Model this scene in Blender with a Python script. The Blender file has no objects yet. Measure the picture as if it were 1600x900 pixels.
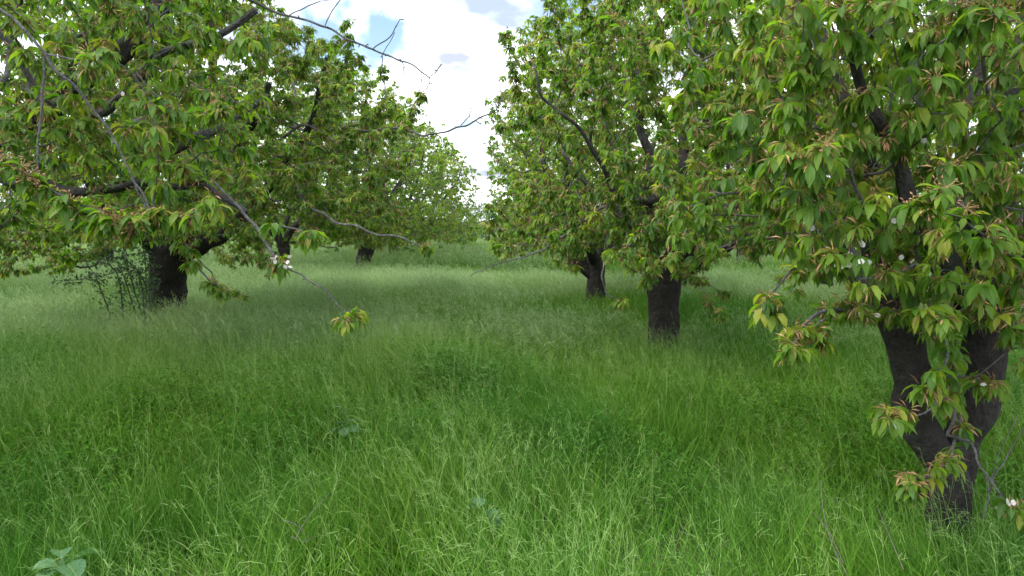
import bpy, math, random
import numpy as np
from mathutils import Vector, Matrix, Euler

C = bpy.context.scene.collection
S = bpy.context.scene
R = math.radians
F = 1186.0                      # focal length in photo pixels (1600 wide)
PITCH = R(5.06)
EYE = 1.65

# ------------------------------------------------------------------ camera
cam_d = bpy.data.cameras.new('camera')
cam = bpy.data.objects.new('camera', cam_d)
C.objects.link(cam)
cam.location = (0, 0, EYE)
cam.rotation_euler = (math.pi / 2 - PITCH, 0, 0)
cam_d.sensor_width = 36.0
cam_d.lens = 36.0 * F / 1600.0
cam_d.clip_start = 0.05
cam_d.clip_end = 3000
S.camera = cam

# ------------------------------------------------------------------ world, sun, exposure
SUN_EL, SUN_AZ = 50.0, -105.0     # azimuth from +Y towards +X
w = bpy.data.worlds.new('World')
S.world = w
w.use_nodes = True
nt = w.node_tree
N, L = nt.nodes, nt.links
for n in list(N):
    N.remove(n)


def nd(nodes, t, **kw):
    n = nodes.new(t)
    for k, v in kw.items():
        if hasattr(n, k):
            setattr(n, k, v)
        else:
            n.inputs[k.replace('_', ' ')].default_value = v
    return n


out = nd(N, 'ShaderNodeOutputWorld')
bg = nd(N, 'ShaderNodeBackground')
bg.inputs['Strength'].default_value = 0.1
sky = nd(N, 'ShaderNodeTexSky', sky_type='NISHITA', sun_disc=False)
sky.sun_elevation = R(SUN_EL)
sky.sun_rotation = R(SUN_AZ)
sky.air_density = 1.0
sky.dust_density = 0.6
tc = nd(N, 'ShaderNodeTexCoord')
sep = nd(N, 'ShaderNodeSeparateXYZ')
L.new(tc.outputs['Generated'], sep.inputs[0])
addz = nd(N, 'ShaderNodeMath', operation='ADD')
addz.inputs[1].default_value = 0.25
L.new(sep.outputs['Z'], addz.inputs[0])
mx = nd(N, 'ShaderNodeMath', operation='MAXIMUM')
mx.inputs[1].default_value = 0.08
L.new(addz.outputs[0], mx.inputs[0])
comb = nd(N, 'ShaderNodeCombineXYZ')
for ax in 'XY':
    dv = nd(N, 'ShaderNodeMath', operation='DIVIDE')
    L.new(sep.outputs[ax], dv.inputs[0])
    L.new(mx.outputs[0], dv.inputs[1])
    L.new(dv.outputs[0], comb.inputs[ax])
cl = nd(N, 'ShaderNodeTexNoise')
cl.inputs['Scale'].default_value = 1.15
cl.inputs['Detail'].default_value = 9
cl.inputs['Roughness'].default_value = 0.52
cl.inputs['Distortion'].default_value = 0.25
mp = nd(N, 'ShaderNodeMapping')
mp.inputs['Location'].default_value = (3.3, 1.7, 0.4)
L.new(comb.outputs[0], mp.inputs[0])
L.new(mp.outputs[0], cl.inputs['Vector'])
# cover: how much cloud
cover = nd(N, 'ShaderNodeMapRange')
cover.inputs['From Min'].default_value = 0.36
cover.inputs['From Max'].default_value = 0.47
cover.interpolation_type = 'SMOOTHSTEP'
L.new(cl.outputs['Fac'], cover.inputs['Value'])


def pix_dir(px, py):
    cx, cy = (px - 800) / F, (450 - py) / F
    v = Vector((cx, math.cos(PITCH) + cy * math.sin(PITCH), -math.sin(PITCH) + cy * math.cos(PITCH)))
    return v.normalized()


def hole(px, py, rad, soft):
    """a break in the cloud in one direction of the sky, its edge broken up by the cloud noise"""
    d = nd(N, 'ShaderNodeVectorMath', operation='DISTANCE')
    nrm = nd(N, 'ShaderNodeVectorMath', operation='NORMALIZE')
    L.new(tc.outputs['Generated'], nrm.inputs[0])
    L.new(nrm.outputs[0], d.inputs[0])
    d.inputs[1].default_value = pix_dir(px, py)
    n2 = nd(N, 'ShaderNodeTexNoise')
    n2.inputs['Scale'].default_value = 22
    n2.inputs['Detail'].default_value = 6
    L.new(nrm.outputs[0], n2.inputs['Vector'])
    a = nd(N, 'ShaderNodeMath', operation='MULTIPLY_ADD')
    L.new(n2.outputs['Fac'], a.inputs[0])
    a.inputs[1].default_value = 0.16
    L.new(d.outputs['Value'], a.inputs[2])
    m = nd(N, 'ShaderNodeMapRange')
    m.interpolation_type = 'SMOOTHSTEP'
    m.inputs['From Min'].default_value = rad + 0.07
    m.inputs['From Max'].default_value = rad + 0.07 + soft
    L.new(a.outputs[0], m.inputs['Value'])
    return m.outputs['Result']


cov = cover.outputs['Result']
mxc = nd(N, 'ShaderNodeMath', operation='MAXIMUM')   # mostly overcast: the noise thins it only a little
L.new(cov, mxc.inputs[0])
mxc.inputs[1].default_value = 0.72
cov = mxc.outputs[0]
for h in ((600, 50, 0.022, 0.06), (500, 62, 0.03, 0.07), (895, 5, 0.02, 0.09), (725, 195, -0.02, 0.09)):
    m = nd(N, 'ShaderNodeMath', operation='MULTIPLY')
    L.new(cov, m.inputs[0])
    L.new(hole(*h), m.inputs[1])
    cov = m.outputs[0]
# cloud brightness
cr = nd(N, 'ShaderNodeValToRGB')
cr.color_ramp.elements[0].position = 0.37
cr.color_ramp.elements[0].color = (3.0, 3.3, 3.9, 1)
cr.color_ramp.elements[1].position = 0.60
cr.color_ramp.elements[1].color = (16.0, 16.2, 16.8, 1)
c2 = nd(N, 'ShaderNodeTexNoise')
c2.inputs['Scale'].default_value = 2.3
c2.inputs['Detail'].default_value = 8
L.new(mp.outputs[0], c2.inputs['Vector'])
L.new(c2.outputs['Fac'], cr.inputs[0])
skb = nd(N, 'ShaderNodeVectorMath', operation='SCALE')
skb.inputs['Scale'].default_value = 1.0
L.new(sky.outputs[0], skb.inputs[0])
mixc = nd(N, 'ShaderNodeMix', data_type='RGBA')
L.new(cov, mixc.inputs[0])
L.new(skb.outputs[0], mixc.inputs[6])
L.new(cr.outputs[0], mixc.inputs[7])
L.new(mixc.outputs[2], bg.inputs['Color'])
L.new(bg.outputs[0], out.inputs[0])

sd = bpy.data.lights.new('sun', 'SUN')
sd.energy = 1.5
sd.angle = R(14)
sd.color = (1.0, 0.96, 0.88)
sun = bpy.data.objects.new('sun', sd)
C.objects.link(sun)
sdir = Vector((math.sin(R(SUN_AZ)) * math.cos(R(SUN_EL)), math.cos(R(SUN_AZ)) * math.cos(R(SUN_EL)), math.sin(R(SUN_EL))))
sun.rotation_euler = sdir.to_track_quat('Z', 'Y').to_euler()

S.view_settings.view_transform = 'Standard'
S.view_settings.look = 'None'
S.view_settings.gamma = 1
S.view_settings.use_curve_mapping = False
S.view_settings.exposure = 1.36
S.render.engine = 'CYCLES'
cy = S.cycles
cy.max_bounces = 6
cy.diffuse_bounces = 4
cy.glossy_bounces = 1
cy.transmission_bounces = 3
cy.transparent_max_bounces = 4
cy.caustics_reflective = False
cy.caustics_refractive = False
cy.use_denoising = True

# ------------------------------------------------------------------ helpers
def P(px, py, d):
    """world point seen at photo pixel (px,py) at distance d along +Y: used to read positions off the photograph"""
    v = pix_dir(px, py)
    t = d / v.y
    return np.array([v.x * t, d, EYE + v.z * t])


def gz(x, y):
    x = np.asarray(x, float)
    y = np.asarray(y, float)
    z = 0.05 * np.sin(x * 0.9 + 1.3) * np.cos(y * 0.7) + 0.04 * np.sin(x * 0.31 + y * 0.43 + 2) + 0.03 * np.sin(x * 1.7 - y * 1.1)
    return z * np.clip(y / 6.0, 0.2, 1) * np.clip((80 - y) / 40, 0, 1)


def sm(x, y, s, seed):
    """cheap smooth value noise 0..1 made of rotated sines"""
    rs = np.random.RandomState(seed)
    v = 0
    for k in range(7):
        a = rs.uniform(0, 6.28)
        f = s * (0.6 + 0.35 * k)
        v = v + np.sin((x * math.cos(a) + y * math.sin(a)) * f + rs.uniform(0, 6.28)) / (1 + 0.35 * k)
    return 0.5 + 0.5 * np.clip(v / 2.6, -1, 1)


def link(name, data, parent=None, kind=None):
    o = bpy.data.objects.new(name, data)
    C.objects.link(o)
    if parent is not None:
        o.parent = parent
    if kind:
        o['kind'] = kind
    return o


def tag(o, label, cat, group=None):
    o['label'] = label
    o['category'] = cat
    if group:
        o['group'] = group
    return o


def np_mesh(name, verts, faces, mat, uv=None, tint=None, smooth=True, extra=None):
    """verts (n,3); faces: list of int arrays (m,k) with k = 3 or 4"""
    me = bpy.data.meshes.new(name)
    verts = np.asarray(verts, np.float32)
    me.vertices.add(len(verts))
    me.vertices.foreach_set('co', verts.ravel())
    idx = np.concatenate([f.ravel() for f in faces]).astype(np.int32)
    tot = np.concatenate([np.full(len(f), f.shape[1]) for f in faces]).astype(np.int32)
    start = np.concatenate([[0], np.cumsum(tot)[:-1]]).astype(np.int32)
    me.loops.add(len(idx))
    me.loops.foreach_set('vertex_index', idx)
    me.polygons.add(len(tot))
    me.polygons.foreach_set('loop_start', start)
    me.polygons.foreach_set('use_smooth', np.full(len(tot), smooth))
    if uv is not None:
        u = me.uv_layers.new(name='UVMap')
        u.data.foreach_set('uv', np.asarray(uv, np.float32)[idx].ravel())
    if tint is not None:
        a = me.attributes.new('tint', 'FLOAT', 'POINT')
        a.data.foreach_set('value', np.asarray(tint, np.float32))
    for k, v in (extra or {}).items():
        a = me.attributes.new(k, 'FLOAT', 'POINT')
        a.data.foreach_set('value', np.asarray(v, np.float32))
    me.materials.append(mat)
    me.update()
    me.validate()
    return me


def unit(v):
    return v / np.maximum(np.linalg.norm(v, axis=-1, keepdims=True), 1e-9)


# ------------------------------------------------------------------ materials
def new_mat(name):
    m = bpy.data.materials.new(name)
    m.use_nodes = True
    n = m.node_tree.nodes
    for x in list(n):
        n.remove(x)
    return m, n, m.node_tree.links


def attr(n, name):
    a = n.new('ShaderNodeAttribute')
    a.attribute_name = name
    return a.outputs['Fac']


def ramp(n, l, fac, stops, interp='LINEAR'):
    r = n.new('ShaderNodeValToRGB')
    r.color_ramp.interpolation = interp
    e = r.color_ramp.elements
    while len(e) > 1:
        e.remove(e[-1])
    e[0].position = stops[0][0]
    e[0].color = (*stops[0][1], 1)
    for p, c in stops[1:]:
        q = e.new(p)
        q.color = (*c, 1)
    l.new(fac, r.inputs[0])
    return r.outputs[0]


def mixc_(n, l, fac, a, b, mode='MIX'):
    m = n.new('ShaderNodeMix')
    m.data_type = 'RGBA'
    m.blend_type = mode
    for s, v in ((0, fac), (6, a), (7, b)):
        if isinstance(v, (int, float)):
            m.inputs[s].default_value = v
        elif isinstance(v, tuple):
            m.inputs[s].default_value = (*v, 1)
        else:
            l.new(v, m.inputs[s])
    return m.outputs[2]


def noise(n, l, scale, detail=3, vec=None, rough=0.5):
    t = n.new('ShaderNodeTexNoise')
    t.inputs['Scale'].default_value = scale
    t.inputs['Detail'].default_value = detail
    t.inputs['Roughness'].default_value = rough
    if vec is not None:
        l.new(vec, t.inputs['Vector'])
    return t.outputs['Fac']


def leafy(n, l, col, trans_col, rough, trans, spec=0.35, bump=None):
    b = n.new('ShaderNodeBsdfPrincipled')
    l.new(col, b.inputs['Base Color'])
    b.inputs['Roughness'].default_value = rough
    b.inputs['Specular IOR Level'].default_value = spec
    t = n.new('ShaderNodeBsdfTranslucent')
    l.new(trans_col, t.inputs['Color'])
    if bump is not None:
        l.new(bump, b.inputs['Normal'])
    m = n.new('ShaderNodeMixShader')
    m.inputs[0].default_value = trans
    l.new(b.outputs[0], m.inputs[1])
    l.new(t.outputs[0], m.inputs[2])
    o = n.new('ShaderNodeOutputMaterial')
    l.new(m.outputs[0], o.inputs[0])


def leaf_mat(name, stops, tstops, trans=0.5):
    m, n, l = new_mat(name)
    t = attr(n, 'tint')
    col = ramp(n, l, t, stops)
    tcol = ramp(n, l, t, tstops)
    uvn = n.new('ShaderNodeUVMap')
    sepn = n.new('ShaderNodeSeparateXYZ')
    l.new(uvn.outputs[0], sepn.inputs[0])
    # midrib and side veins from the leaf's own coordinates: u across (-.5 .. .5 -> 0..1), v along
    a = n.new('ShaderNodeMath'); a.operation = 'SUBTRACT'; l.new(sepn.outputs[0], a.inputs[0]); a.inputs[1].default_value = 0.5
    ab = n.new('ShaderNodeMath'); ab.operation = 'ABSOLUTE'; l.new(a.outputs[0], ab.inputs[0])
    sl = n.new('ShaderNodeMath'); sl.operation = 'MULTIPLY_ADD'; l.new(ab.outputs[0], sl.inputs[0]); sl.inputs[1].default_value = -0.45
    l.new(sepn.outputs[1], sl.inputs[2])
    fr = n.new('ShaderNodeMath'); fr.operation = 'MULTIPLY'; l.new(sl.outputs[0], fr.inputs[0]); fr.inputs[1].default_value = 60.0
    sn = n.new('ShaderNodeMath'); sn.operation = 'SINE'; l.new(fr.outputs[0], sn.inputs[0])
    mr = n.new('ShaderNodeMapRange'); l.new(ab.outputs[0], mr.inputs[0])
    mr.inputs[1].default_value = 0.0; mr.inputs[2].default_value = 0.05; mr.inputs[3].default_value = 1.0; mr.inputs[4].default_value = 0.0
    col = mixc_(n, l, mr.outputs[0], col, (0.20, 0.27, 0.09))
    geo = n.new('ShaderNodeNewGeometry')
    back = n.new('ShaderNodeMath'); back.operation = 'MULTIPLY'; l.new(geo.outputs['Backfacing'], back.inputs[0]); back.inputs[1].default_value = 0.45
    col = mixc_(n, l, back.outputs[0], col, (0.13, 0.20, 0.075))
    bm = n.new('ShaderNodeBump'); bm.inputs['Strength'].default_value = 0.35; bm.inputs['Distance'].default_value = 0.002
    l.new(sn.outputs[0], bm.inputs['Height'])
    leafy(n, l, col, tcol, 0.42, trans, 0.4, bm.outputs[0])
    return m


LEAF = leaf_mat('cherry_leaf',
                [(0.0, (0.040, 0.110, 0.016)), (0.4, (0.085, 0.185, 0.017)), (0.75, (0.155, 0.26, 0.022)), (1.0, (0.27, 0.31, 0.03))],
                [(0.0, (0.10, 0.26, 0.012)), (0.4, (0.19, 0.42, 0.015)), (0.75, (0.32, 0.54, 0.02)), (1.0, (0.45, 0.54, 0.03))])
SCRUB = leaf_mat('scrub_leaf',
                 [(0.0, (0.030, 0.080, 0.030)), (1.0, (0.085, 0.165, 0.05))],
                 [(0.0, (0.05, 0.14, 0.03)), (1.0, (0.14, 0.28, 0.06))], 0.3)
WEED = leaf_mat('weed_leaf',
                [(0.0, (0.06, 0.16, 0.075)), (1.0, (0.11, 0.24, 0.10))],
                [(0.0, (0.06, 0.2, 0.05)), (1.0, (0.14, 0.34, 0.08))], 0.3)


def simple_leafy(name, stops, trans, rough=0.6):
    m, n, l = new_mat(name)
    c = ramp(n, l, attr(n, 'tint'), stops)
    leafy(n, l, c, c, rough, trans, 0.2)
    return m


BROWN = simple_leafy('spent_blossom', [(0, (0.16, 0.085, 0.040)), (0.5, (0.28, 0.175, 0.080)), (0.8, (0.42, 0.27, 0.14)), (1, (0.26, 0.25, 0.08))], 0.12, 0.7)
PETAL = simple_leafy('petal', [(0, (0.70, 0.70, 0.69)), (1, (0.66, 0.58, 0.58))], 0.3, 0.6)


def bark(name, dark, light, lichen, sc):
    m, n, l = new_mat(name)
    tcn = n.new('ShaderNodeTexCoord')
    v = tcn.outputs['Object']
    mapn = n.new('ShaderNodeMapping')
    mapn.inputs['Scale'].default_value = (1.3, 1.3, 0.8)
    l.new(v, mapn.inputs[0])
    n1 = noise(n, l, 3.2 * sc, 8, v, 0.66)
    n2 = noise(n, l, 17 * sc, 6, mapn.outputs[0], 0.6)
    n3 = noise(n, l, 3.1 * sc, 6, v, 0.7)
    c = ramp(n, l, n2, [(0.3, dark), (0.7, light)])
    band = n.new('ShaderNodeMapping'); band.inputs['Scale'].default_value = (1, 1, 6)
    l.new(v, band.inputs[0])
    nb = noise(n, l, 2.2 * sc, 4, band.outputs[0], 0.6)
    mb = n.new('ShaderNodeMapRange'); l.new(nb, mb.inputs[0]); mb.inputs[1].default_value = 0.5; mb.inputs[2].default_value = 0.75; mb.inputs[4].default_value = 0.35
    c = mixc_(n, l, mb.outputs[0], c, tuple(q * 2.6 for q in light))
    f = n.new('ShaderNodeMapRange'); l.new(n1, f.inputs[0])
    f.inputs[1].default_value = 0.50; f.inputs[2].default_value = 0.66
    f.inputs[3].default_value = 0.0; f.inputs[4].default_value = 1.0
    th = n.new('ShaderNodeMapRange'); l.new(attr(n, 'rad'), th.inputs[0])     # thin wood carries grey lichen and smooth silvery skin
    th.inputs[1].default_value = 0.004; th.inputs[2].default_value = 0.09; th.inputs[3].default_value = 0.85; th.inputs[4].default_value = 0.10
    mlt = n.new('ShaderNodeMath'); mlt.operation = 'MULTIPLY'; l.new(th.outputs[0], mlt.inputs[0])
    fa = n.new('ShaderNodeMath'); fa.operation = 'ADD'; l.new(f.outputs[0], fa.inputs[0]); fa.inputs[1].default_value = 0.35
    fa.inputs[1].default_value = 0.35 if sc < 2 else 0.6
    l.new(fa.outputs[0], mlt.inputs[1])
    mlt.use_clamp = True
    c = mixc_(n, l, mlt.outputs[0], c, lichen)
    b = n.new('ShaderNodeBsdfPrincipled')
    l.new(c, b.inputs['Base Color'])
    b.inputs['Roughness'].default_value = 0.8
    b.inputs['Specular IOR Level'].default_value = 0.25
    ad = n.new('ShaderNodeMath'); ad.operation = 'ADD'; l.new(n2, ad.inputs[0]); l.new(n3, ad.inputs[1])
    bm = n.new('ShaderNodeBump'); bm.inputs['Strength'].default_value = 1.0; bm.inputs['Distance'].default_value = 0.045
    l.new(ad.outputs[0], bm.inputs['Height'])
    l.new(bm.outputs[0], b.inputs['Normal'])
    o = n.new('ShaderNodeOutputMaterial')
    l.new(b.outputs[0], o.inputs[0])
    return m


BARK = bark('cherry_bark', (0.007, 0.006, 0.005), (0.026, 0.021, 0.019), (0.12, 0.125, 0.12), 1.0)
TWIGM = bark('cherry_twig_bark', (0.030, 0.022, 0.018), (0.080, 0.060, 0.050), (0.23, 0.235, 0.24), 4.0)
DEAD = bark('dry_stem', (0.10, 0.08, 0.06), (0.25, 0.21, 0.16), (0.30, 0.29, 0.27), 6.0)


def grass_mat():
    m, n, l = new_mat('grass_blade')
    geo = n.new('ShaderNodeNewGeometry')
    pos = geo.outputs['Position']
    mapn = n.new('ShaderNodeMapping'); mapn.inputs['Scale'].default_value = (1, 0.6, 0.0)
    l.new(pos, mapn.inputs[0])
    big = noise(n, l, 0.45, 4, mapn.outputs[0], 0.6)
    sml = noise(n, l, 2.2, 3, mapn.outputs[0], 0.6)
    t = attr(n, 'tint')
    a = ramp(n, l, t, [(0.0, (0.034, 0.12, 0.012)), (0.45, (0.086, 0.22, 0.015)), (0.8, (0.17, 0.31, 0.022)), (0.93, (0.24, 0.34, 0.04)), (1.0, (0.24, 0.26, 0.08))])
    b = ramp(n, l, t, [(0.0, (0.026, 0.11, 0.016)), (0.5, (0.060, 0.20, 0.024)), (1.0, (0.14, 0.30, 0.05))])
    mr = n.new('ShaderNodeMapRange'); l.new(big, mr.inputs[0]); mr.inputs[1].default_value = 0.38; mr.inputs[2].default_value = 0.62
    c = mixc_(n, l, mr.outputs[0], a, b)
    mr2 = n.new('ShaderNodeMapRange'); l.new(sml, mr2.inputs[0]); mr2.inputs[1].default_value = 0.35; mr2.inputs[2].default_value = 0.7
    mr2.inputs[3].default_value = 0.0; mr2.inputs[4].default_value = 0.45
    c = mixc_(n, l, mr2.outputs[0], c, (0.10, 0.25, 0.018))
    # seed heads: attribute 'seed' 0..1
    sdn = attr(n, 'seed')
    c = mixc_(n, l, sdn, c, ramp(n, l, t, [(0.7, (0.25, 0.38, 0.12)), (1.0, (0.36, 0.46, 0.28))]))
    leafy(n, l, c, c, 0.6, 0.28, 0.08)
    return m


GRASS = grass_mat()


def soil_mat():
    m, n, l = new_mat('meadow_soil')
    geo = n.new('ShaderNodeNewGeometry')
    a = noise(n, l, 1.3, 6, geo.outputs['Position'], 0.65)
    b_ = noise(n, l, 30, 4, geo.outputs['Position'], 0.6)
    c = ramp(n, l, a, [(0.35, (0.035, 0.05, 0.018)), (0.65, (0.05, 0.085, 0.022))])
    c = mixc_(n, l, b_, c, (0.045, 0.038, 0.02))
    b = n.new('ShaderNodeBsdfPrincipled')
    l.new(c, b.inputs['Base Color'])
    b.inputs['Roughness'].default_value = 0.95
    b.inputs['Specular IOR Level'].default_value = 0.1
    bm = n.new('ShaderNodeBump'); bm.inputs['Strength'].default_value = 0.6; bm.inputs['Distance'].default_value = 0.03
    l.new(b_, bm.inputs['Height']); l.new(bm.outputs[0], b.inputs['Normal'])
    o = n.new('ShaderNodeOutputMaterial')
    l.new(b.outputs[0], o.inputs[0])
    return m


SOIL = soil_mat()

# ------------------------------------------------------------------ ground
gx = np.concatenate([[-1500, -600, -250, -120], np.linspace(-70, 70, 141), [120, 250, 600, 1500]])
gy = np.concatenate([[-1500, -400, -100, -30], np.linspace(-10, 90, 131), [140, 250, 600, 1500]])
GX, GY = np.meshgrid(gx, gy)
gv = np.stack([GX, GY, gz(GX, GY)], -1).reshape(-1, 3)
nx, ny = len(gx), len(gy)
ii, jj = np.meshgrid(np.arange(nx - 1), np.arange(ny - 1))
q = (jj * nx + ii).ravel()
ground = link('ground', np_mesh('ground', gv, [np.stack([q, q + 1, q + 1 + nx, q + nx], -1)], SOIL), kind='structure')


# ------------------------------------------------------------------ leaves
def leaf_batch(Pb, D, length, width, droop, roll, tint, stations, petiole=0.0, fold=0.35):
    """blades that start at Pb along D and bend to the ground: returns verts, quads, uv, tint. stations: list of (v, half width factor)"""
    n = len(Pb)
    K = len(stations)
    vs = np.array([s[0] for s in stations])
    ws = np.array([s[1] for s in stations])
    cen = np.zeros((n, K, 3))
    dirs = np.zeros((n, K, 3))
    d = D.copy()
    p = Pb.copy()
    down = np.array([0, 0, -1.0])
    prev = 0.0
    side = unit(np.cross(D, np.array([0, 0, 1.0])) + 1e-6)
    for k in range(K):
        step = vs[k] - prev
        d = unit(d + down * (droop * step)[:, None])
        p = p + d * (length * step)[:, None]
        cen[:, k] = p
        dirs[:, k] = d
        prev = vs[k]
    nrm = unit(np.cross(side[:, None, :].repeat(K, 1), dirs))
    cr, sr = np.cos(roll)[:, None, None], np.sin(roll)[:, None, None]
    s2 = side[:, None, :] * cr + nrm * sr
    n2 = nrm * cr - side[:, None, :] * sr
    hw = (width[:, None] * ws[None, :])[:, :, None] * 0.5
    up = n2 * hw * fold
    left = cen - s2 * hw + up
    right = cen + s2 * hw + up
    V = np.stack([left, cen, right], 2)            # n,K,3,3
    verts = V.reshape(-1, 3)
    base = (np.arange(n) * K * 3)[:, None]
    qs = []
    for k in range(K - 1):
        a = k * 3
        qs.append(np.stack([base[:, 0] + a, base[:, 0] + a + 1, base[:, 0] + a + 4, base[:, 0] + a + 3], -1))
        qs.append(np.stack([base[:, 0] + a + 1, base[:, 0] + a + 2, base[:, 0] + a + 5, base[:, 0] + a + 4], -1))
    quads = np.concatenate(qs)
    uv = np.zeros((n, K, 3, 2))
    uv[..., 0] = np.array([0.0, 0.5, 1.0])
    uv[..., 1] = vs[None, :, None]
    return verts, quads, uv.reshape(-1, 2), np.repeat(tint, K * 3)


def diamond_batch(Pb, D, length, width, droop, roll, tint):
    """far leaves: one folded, bent diamond each"""
    n = len(Pb)
    side = unit(np.cross(D, np.array([0, 0, 1.0])) + 1e-6)
    nrm = np.cross(side, D)
    s2 = side * np.cos(roll)[:, None] + nrm * np.sin(roll)[:, None]
    down = np.array([0, 0, -1.0])
    mid = Pb + unit(D + down * (droop * 0.25)[:, None]) * (length * 0.5)[:, None]
    tip = mid + unit(D + down * (droop * 0.75)[:, None]) * (length * 0.5)[:, None]
    hw = (width * 0.5)[:, None]
    lift = nrm * hw * 0.3
    V = np.stack([Pb, mid + s2 * hw + lift, tip, mid - s2 * hw + lift], 1).reshape(-1, 3)
    b = (np.arange(n) * 4)[:, None]
    uv = np.tile(np.array([[0.5, 0.0], [0.95, 0.5], [0.5, 1.0], [0.05, 0.5]]), (n, 1))
    return V, b + np.array([[0, 1, 2, 3]]), uv, np.repeat(tint, 4)


def lance_batch(Pb, D, length, width, droop, roll, tint):
    """middle-distance leaves: lance shape of one quad and two triangles, bent twice"""
    n = len(Pb)
    side = unit(np.cross(D, np.array([0, 0, 1.0])) + 1e-6)
    nrm = np.cross(side, D)
    s2 = side * np.cos(roll)[:, None] + nrm * np.sin(roll)[:, None]
    down = np.array([0, 0, -1.0])
    d1 = unit(D + down * (droop * 0.15)[:, None])
    d2 = unit(D + down * (droop * 0.5)[:, None])
    d3 = unit(D + down * (droop * 0.95)[:, None])
    c1 = Pb + d1 * (length * 0.34)[:, None]
    c2 = c1 + d2 * (length * 0.33)[:, None]
    tip = c2 + d3 * (length * 0.36)[:, None]
    h1, h2 = (width * 0.5)[:, None], (width * 0.42)[:, None]
    V = np.stack([Pb, c1 - s2 * h1, c1 + s2 * h1, c2 - s2 * h2, c2 + s2 * h2, tip], 1).reshape(-1, 3)
    b = (np.arange(n) * 6)[:, None]
    Q = b + np.array([[1, 2, 4, 3]])
    T = np.concatenate([b + np.array([[0, 2, 1]]), b + np.array([[3, 4, 5]])])
    uv = np.tile(np.array([[0.5, 0.0], [0.12, 0.34], [0.88, 0.34], [0.15, 0.67], [0.85, 0.67], [0.5, 1.0]]), (n, 1))
    return V, Q, T, uv, np.repeat(tint, 6)


ST0 = [(0.0, 0.05), (0.13, 0.06), (0.24, 0.55), (0.40, 0.93), (0.56, 1.0), (0.72, 0.80), (0.86, 0.42), (1.0, 0.03)]
ST1 = [(0.0, 0.06), (0.15, 0.12), (0.38, 0.92), (0.66, 0.92), (1.0, 0.03)]
ST2 = [(0.0, 0.15), (0.45, 1.05), (1.0, 0.05)]
LOD = [ST0, ST1, ST2, [(0.08, 0.35), (0.5, 1.15), (1.0, 0.1)]]

# shared single leaves (local frame: grows along +X, droops to -Z)
LEAF_VARIANTS = []
rs = np.random.RandomState(5)
for el in (-0.5, -0.1, 0.25, 0.6):
    for dr in (1.1, 2.6):
        for rl in (-0.35, 0.3):
            D = np.array([[math.cos(el), 0, math.sin(el)]])
            v, f, uv, tn = leaf_batch(np.zeros((1, 3)), D, np.array([1.0]), np.array([rs.uniform(0.29, 0.36)]), np.array([dr]), np.array([rl]),
                                      np.array([rs.uniform(0.2, 0.9)]), ST0)
            LEAF_VARIANTS.append((el, np_mesh('leaf', v, [f], LEAF, uv, tn)))


def small_bits(cent, axis, length, width, tint):
    """little three-sided spindles (calyxes, withered petals, buds)"""
    n = len(cent)
    a = unit(axis)
    ref = np.tile(np.array([0.31, 0.27, 0.91]), (n, 1))
    u = unit(np.cross(a, ref))
    v_ = np.cross(a, u)
    vs = [cent - a * length[:, None] * 0.5]
    for k in range(3):
        an = k * 2.094
        vs.append(cent + a * (length * 0.12)[:, None] + (u * math.cos(an) + v_ * math.sin(an)) * width[:, None] * 0.5)
    vs.append(cent + a * length[:, None] * 0.5)
    V = np.stack(vs, 1).reshape(-1, 3)
    b = (np.arange(n) * 5)[:, None]
    T = []
    for k in range(3):
        k2 = (k + 1) % 3
        T.append(np.concatenate([b, b + 1 + k2, b + 1 + k], 1))
        T.append(np.concatenate([b + 4, b + 1 + k, b + 1 + k2], 1))
    return V, np.concatenate(T), np.repeat(tint, 5)


def stalks(p0, p1, wid, tint):
    """thin three-sided straight stalks"""
    n = len(p0)
    a = unit(p1 - p0)
    u = unit(np.cross(a, np.tile(np.array([0.31, 0.27, 0.91]), (n, 1))))
    v_ = np.cross(a, u)
    V = np.zeros((n, 6, 3))
    for k in range(3):
        an = k * 2.094
        o = (u * math.cos(an) + v_ * math.sin(an)) * (wid * 0.5)[:, None]
        V[:, k] = p0 + o
        V[:, 3 + k] = p1 + o
    b = (np.arange(n) * 6)[:, None]
    Q = [np.concatenate([b + k, b + (k + 1) % 3, b + 3 + (k + 1) % 3, b + 3 + k], 1) for k in range(3)]
    return V.reshape(-1, 3), np.concatenate(Q), np.repeat(tint, 6)


def spent_geo(cent, rng, per, size, thin=False):
    """clusters of withered blossom: pedicels fanned out from a point, each with a brown calyx"""
    n = len(cent)
    c = np.repeat(cent, per, 0)
    d = unit(rng.normal(0, 1, (n * per, 3)) + np.array([0, 0, -0.15]))
    ln = rng.uniform(0.022, 0.05, n * per) * size
    tip = c + d * ln[:, None]
    tip[:, 2] -= ln * 0.25
    tint = rng.uniform(0, 0.85, n * per)
    if thin:
        dd = unit(d + np.array([0, 0, -0.4]))
        V1, Q1, _, t1 = diamond_batch(c + d * (ln * 0.35)[:, None], dd, ln * 1.0, rng.uniform(0.0035, 0.007, n * per) * size * (1 if size < 1.3 else 1.35), np.full(n * per, 0.6), rng.uniform(-1.2, 1.2, n * per), tint)
        return V1, [Q1], t1
    V1, T1, t1 = small_bits(tip, d + rng.normal(0, 0.3, d.shape), rng.uniform(0.014, 0.026, n * per) * size, rng.uniform(0.004, 0.009, n * per) * size, tint)
    V2, Q2, t2 = stalks(c, tip, np.full(n * per, 0.0018 * size), np.full(n * per, 0.8))
    return np.concatenate([V1, V2]), [T1, Q2 + len(V1)], np.concatenate([t1, t2])


SPENT_VARIANTS = []
for k in range(6):
    rg = np.random.RandomState(40 + k)
    v, f, t = spent_geo(np.zeros((1, 3)), rg, 20, 1.0)
    SPENT_VARIANTS.append(np_mesh('spent_blossom', v, f, BROWN, None, t))


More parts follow.
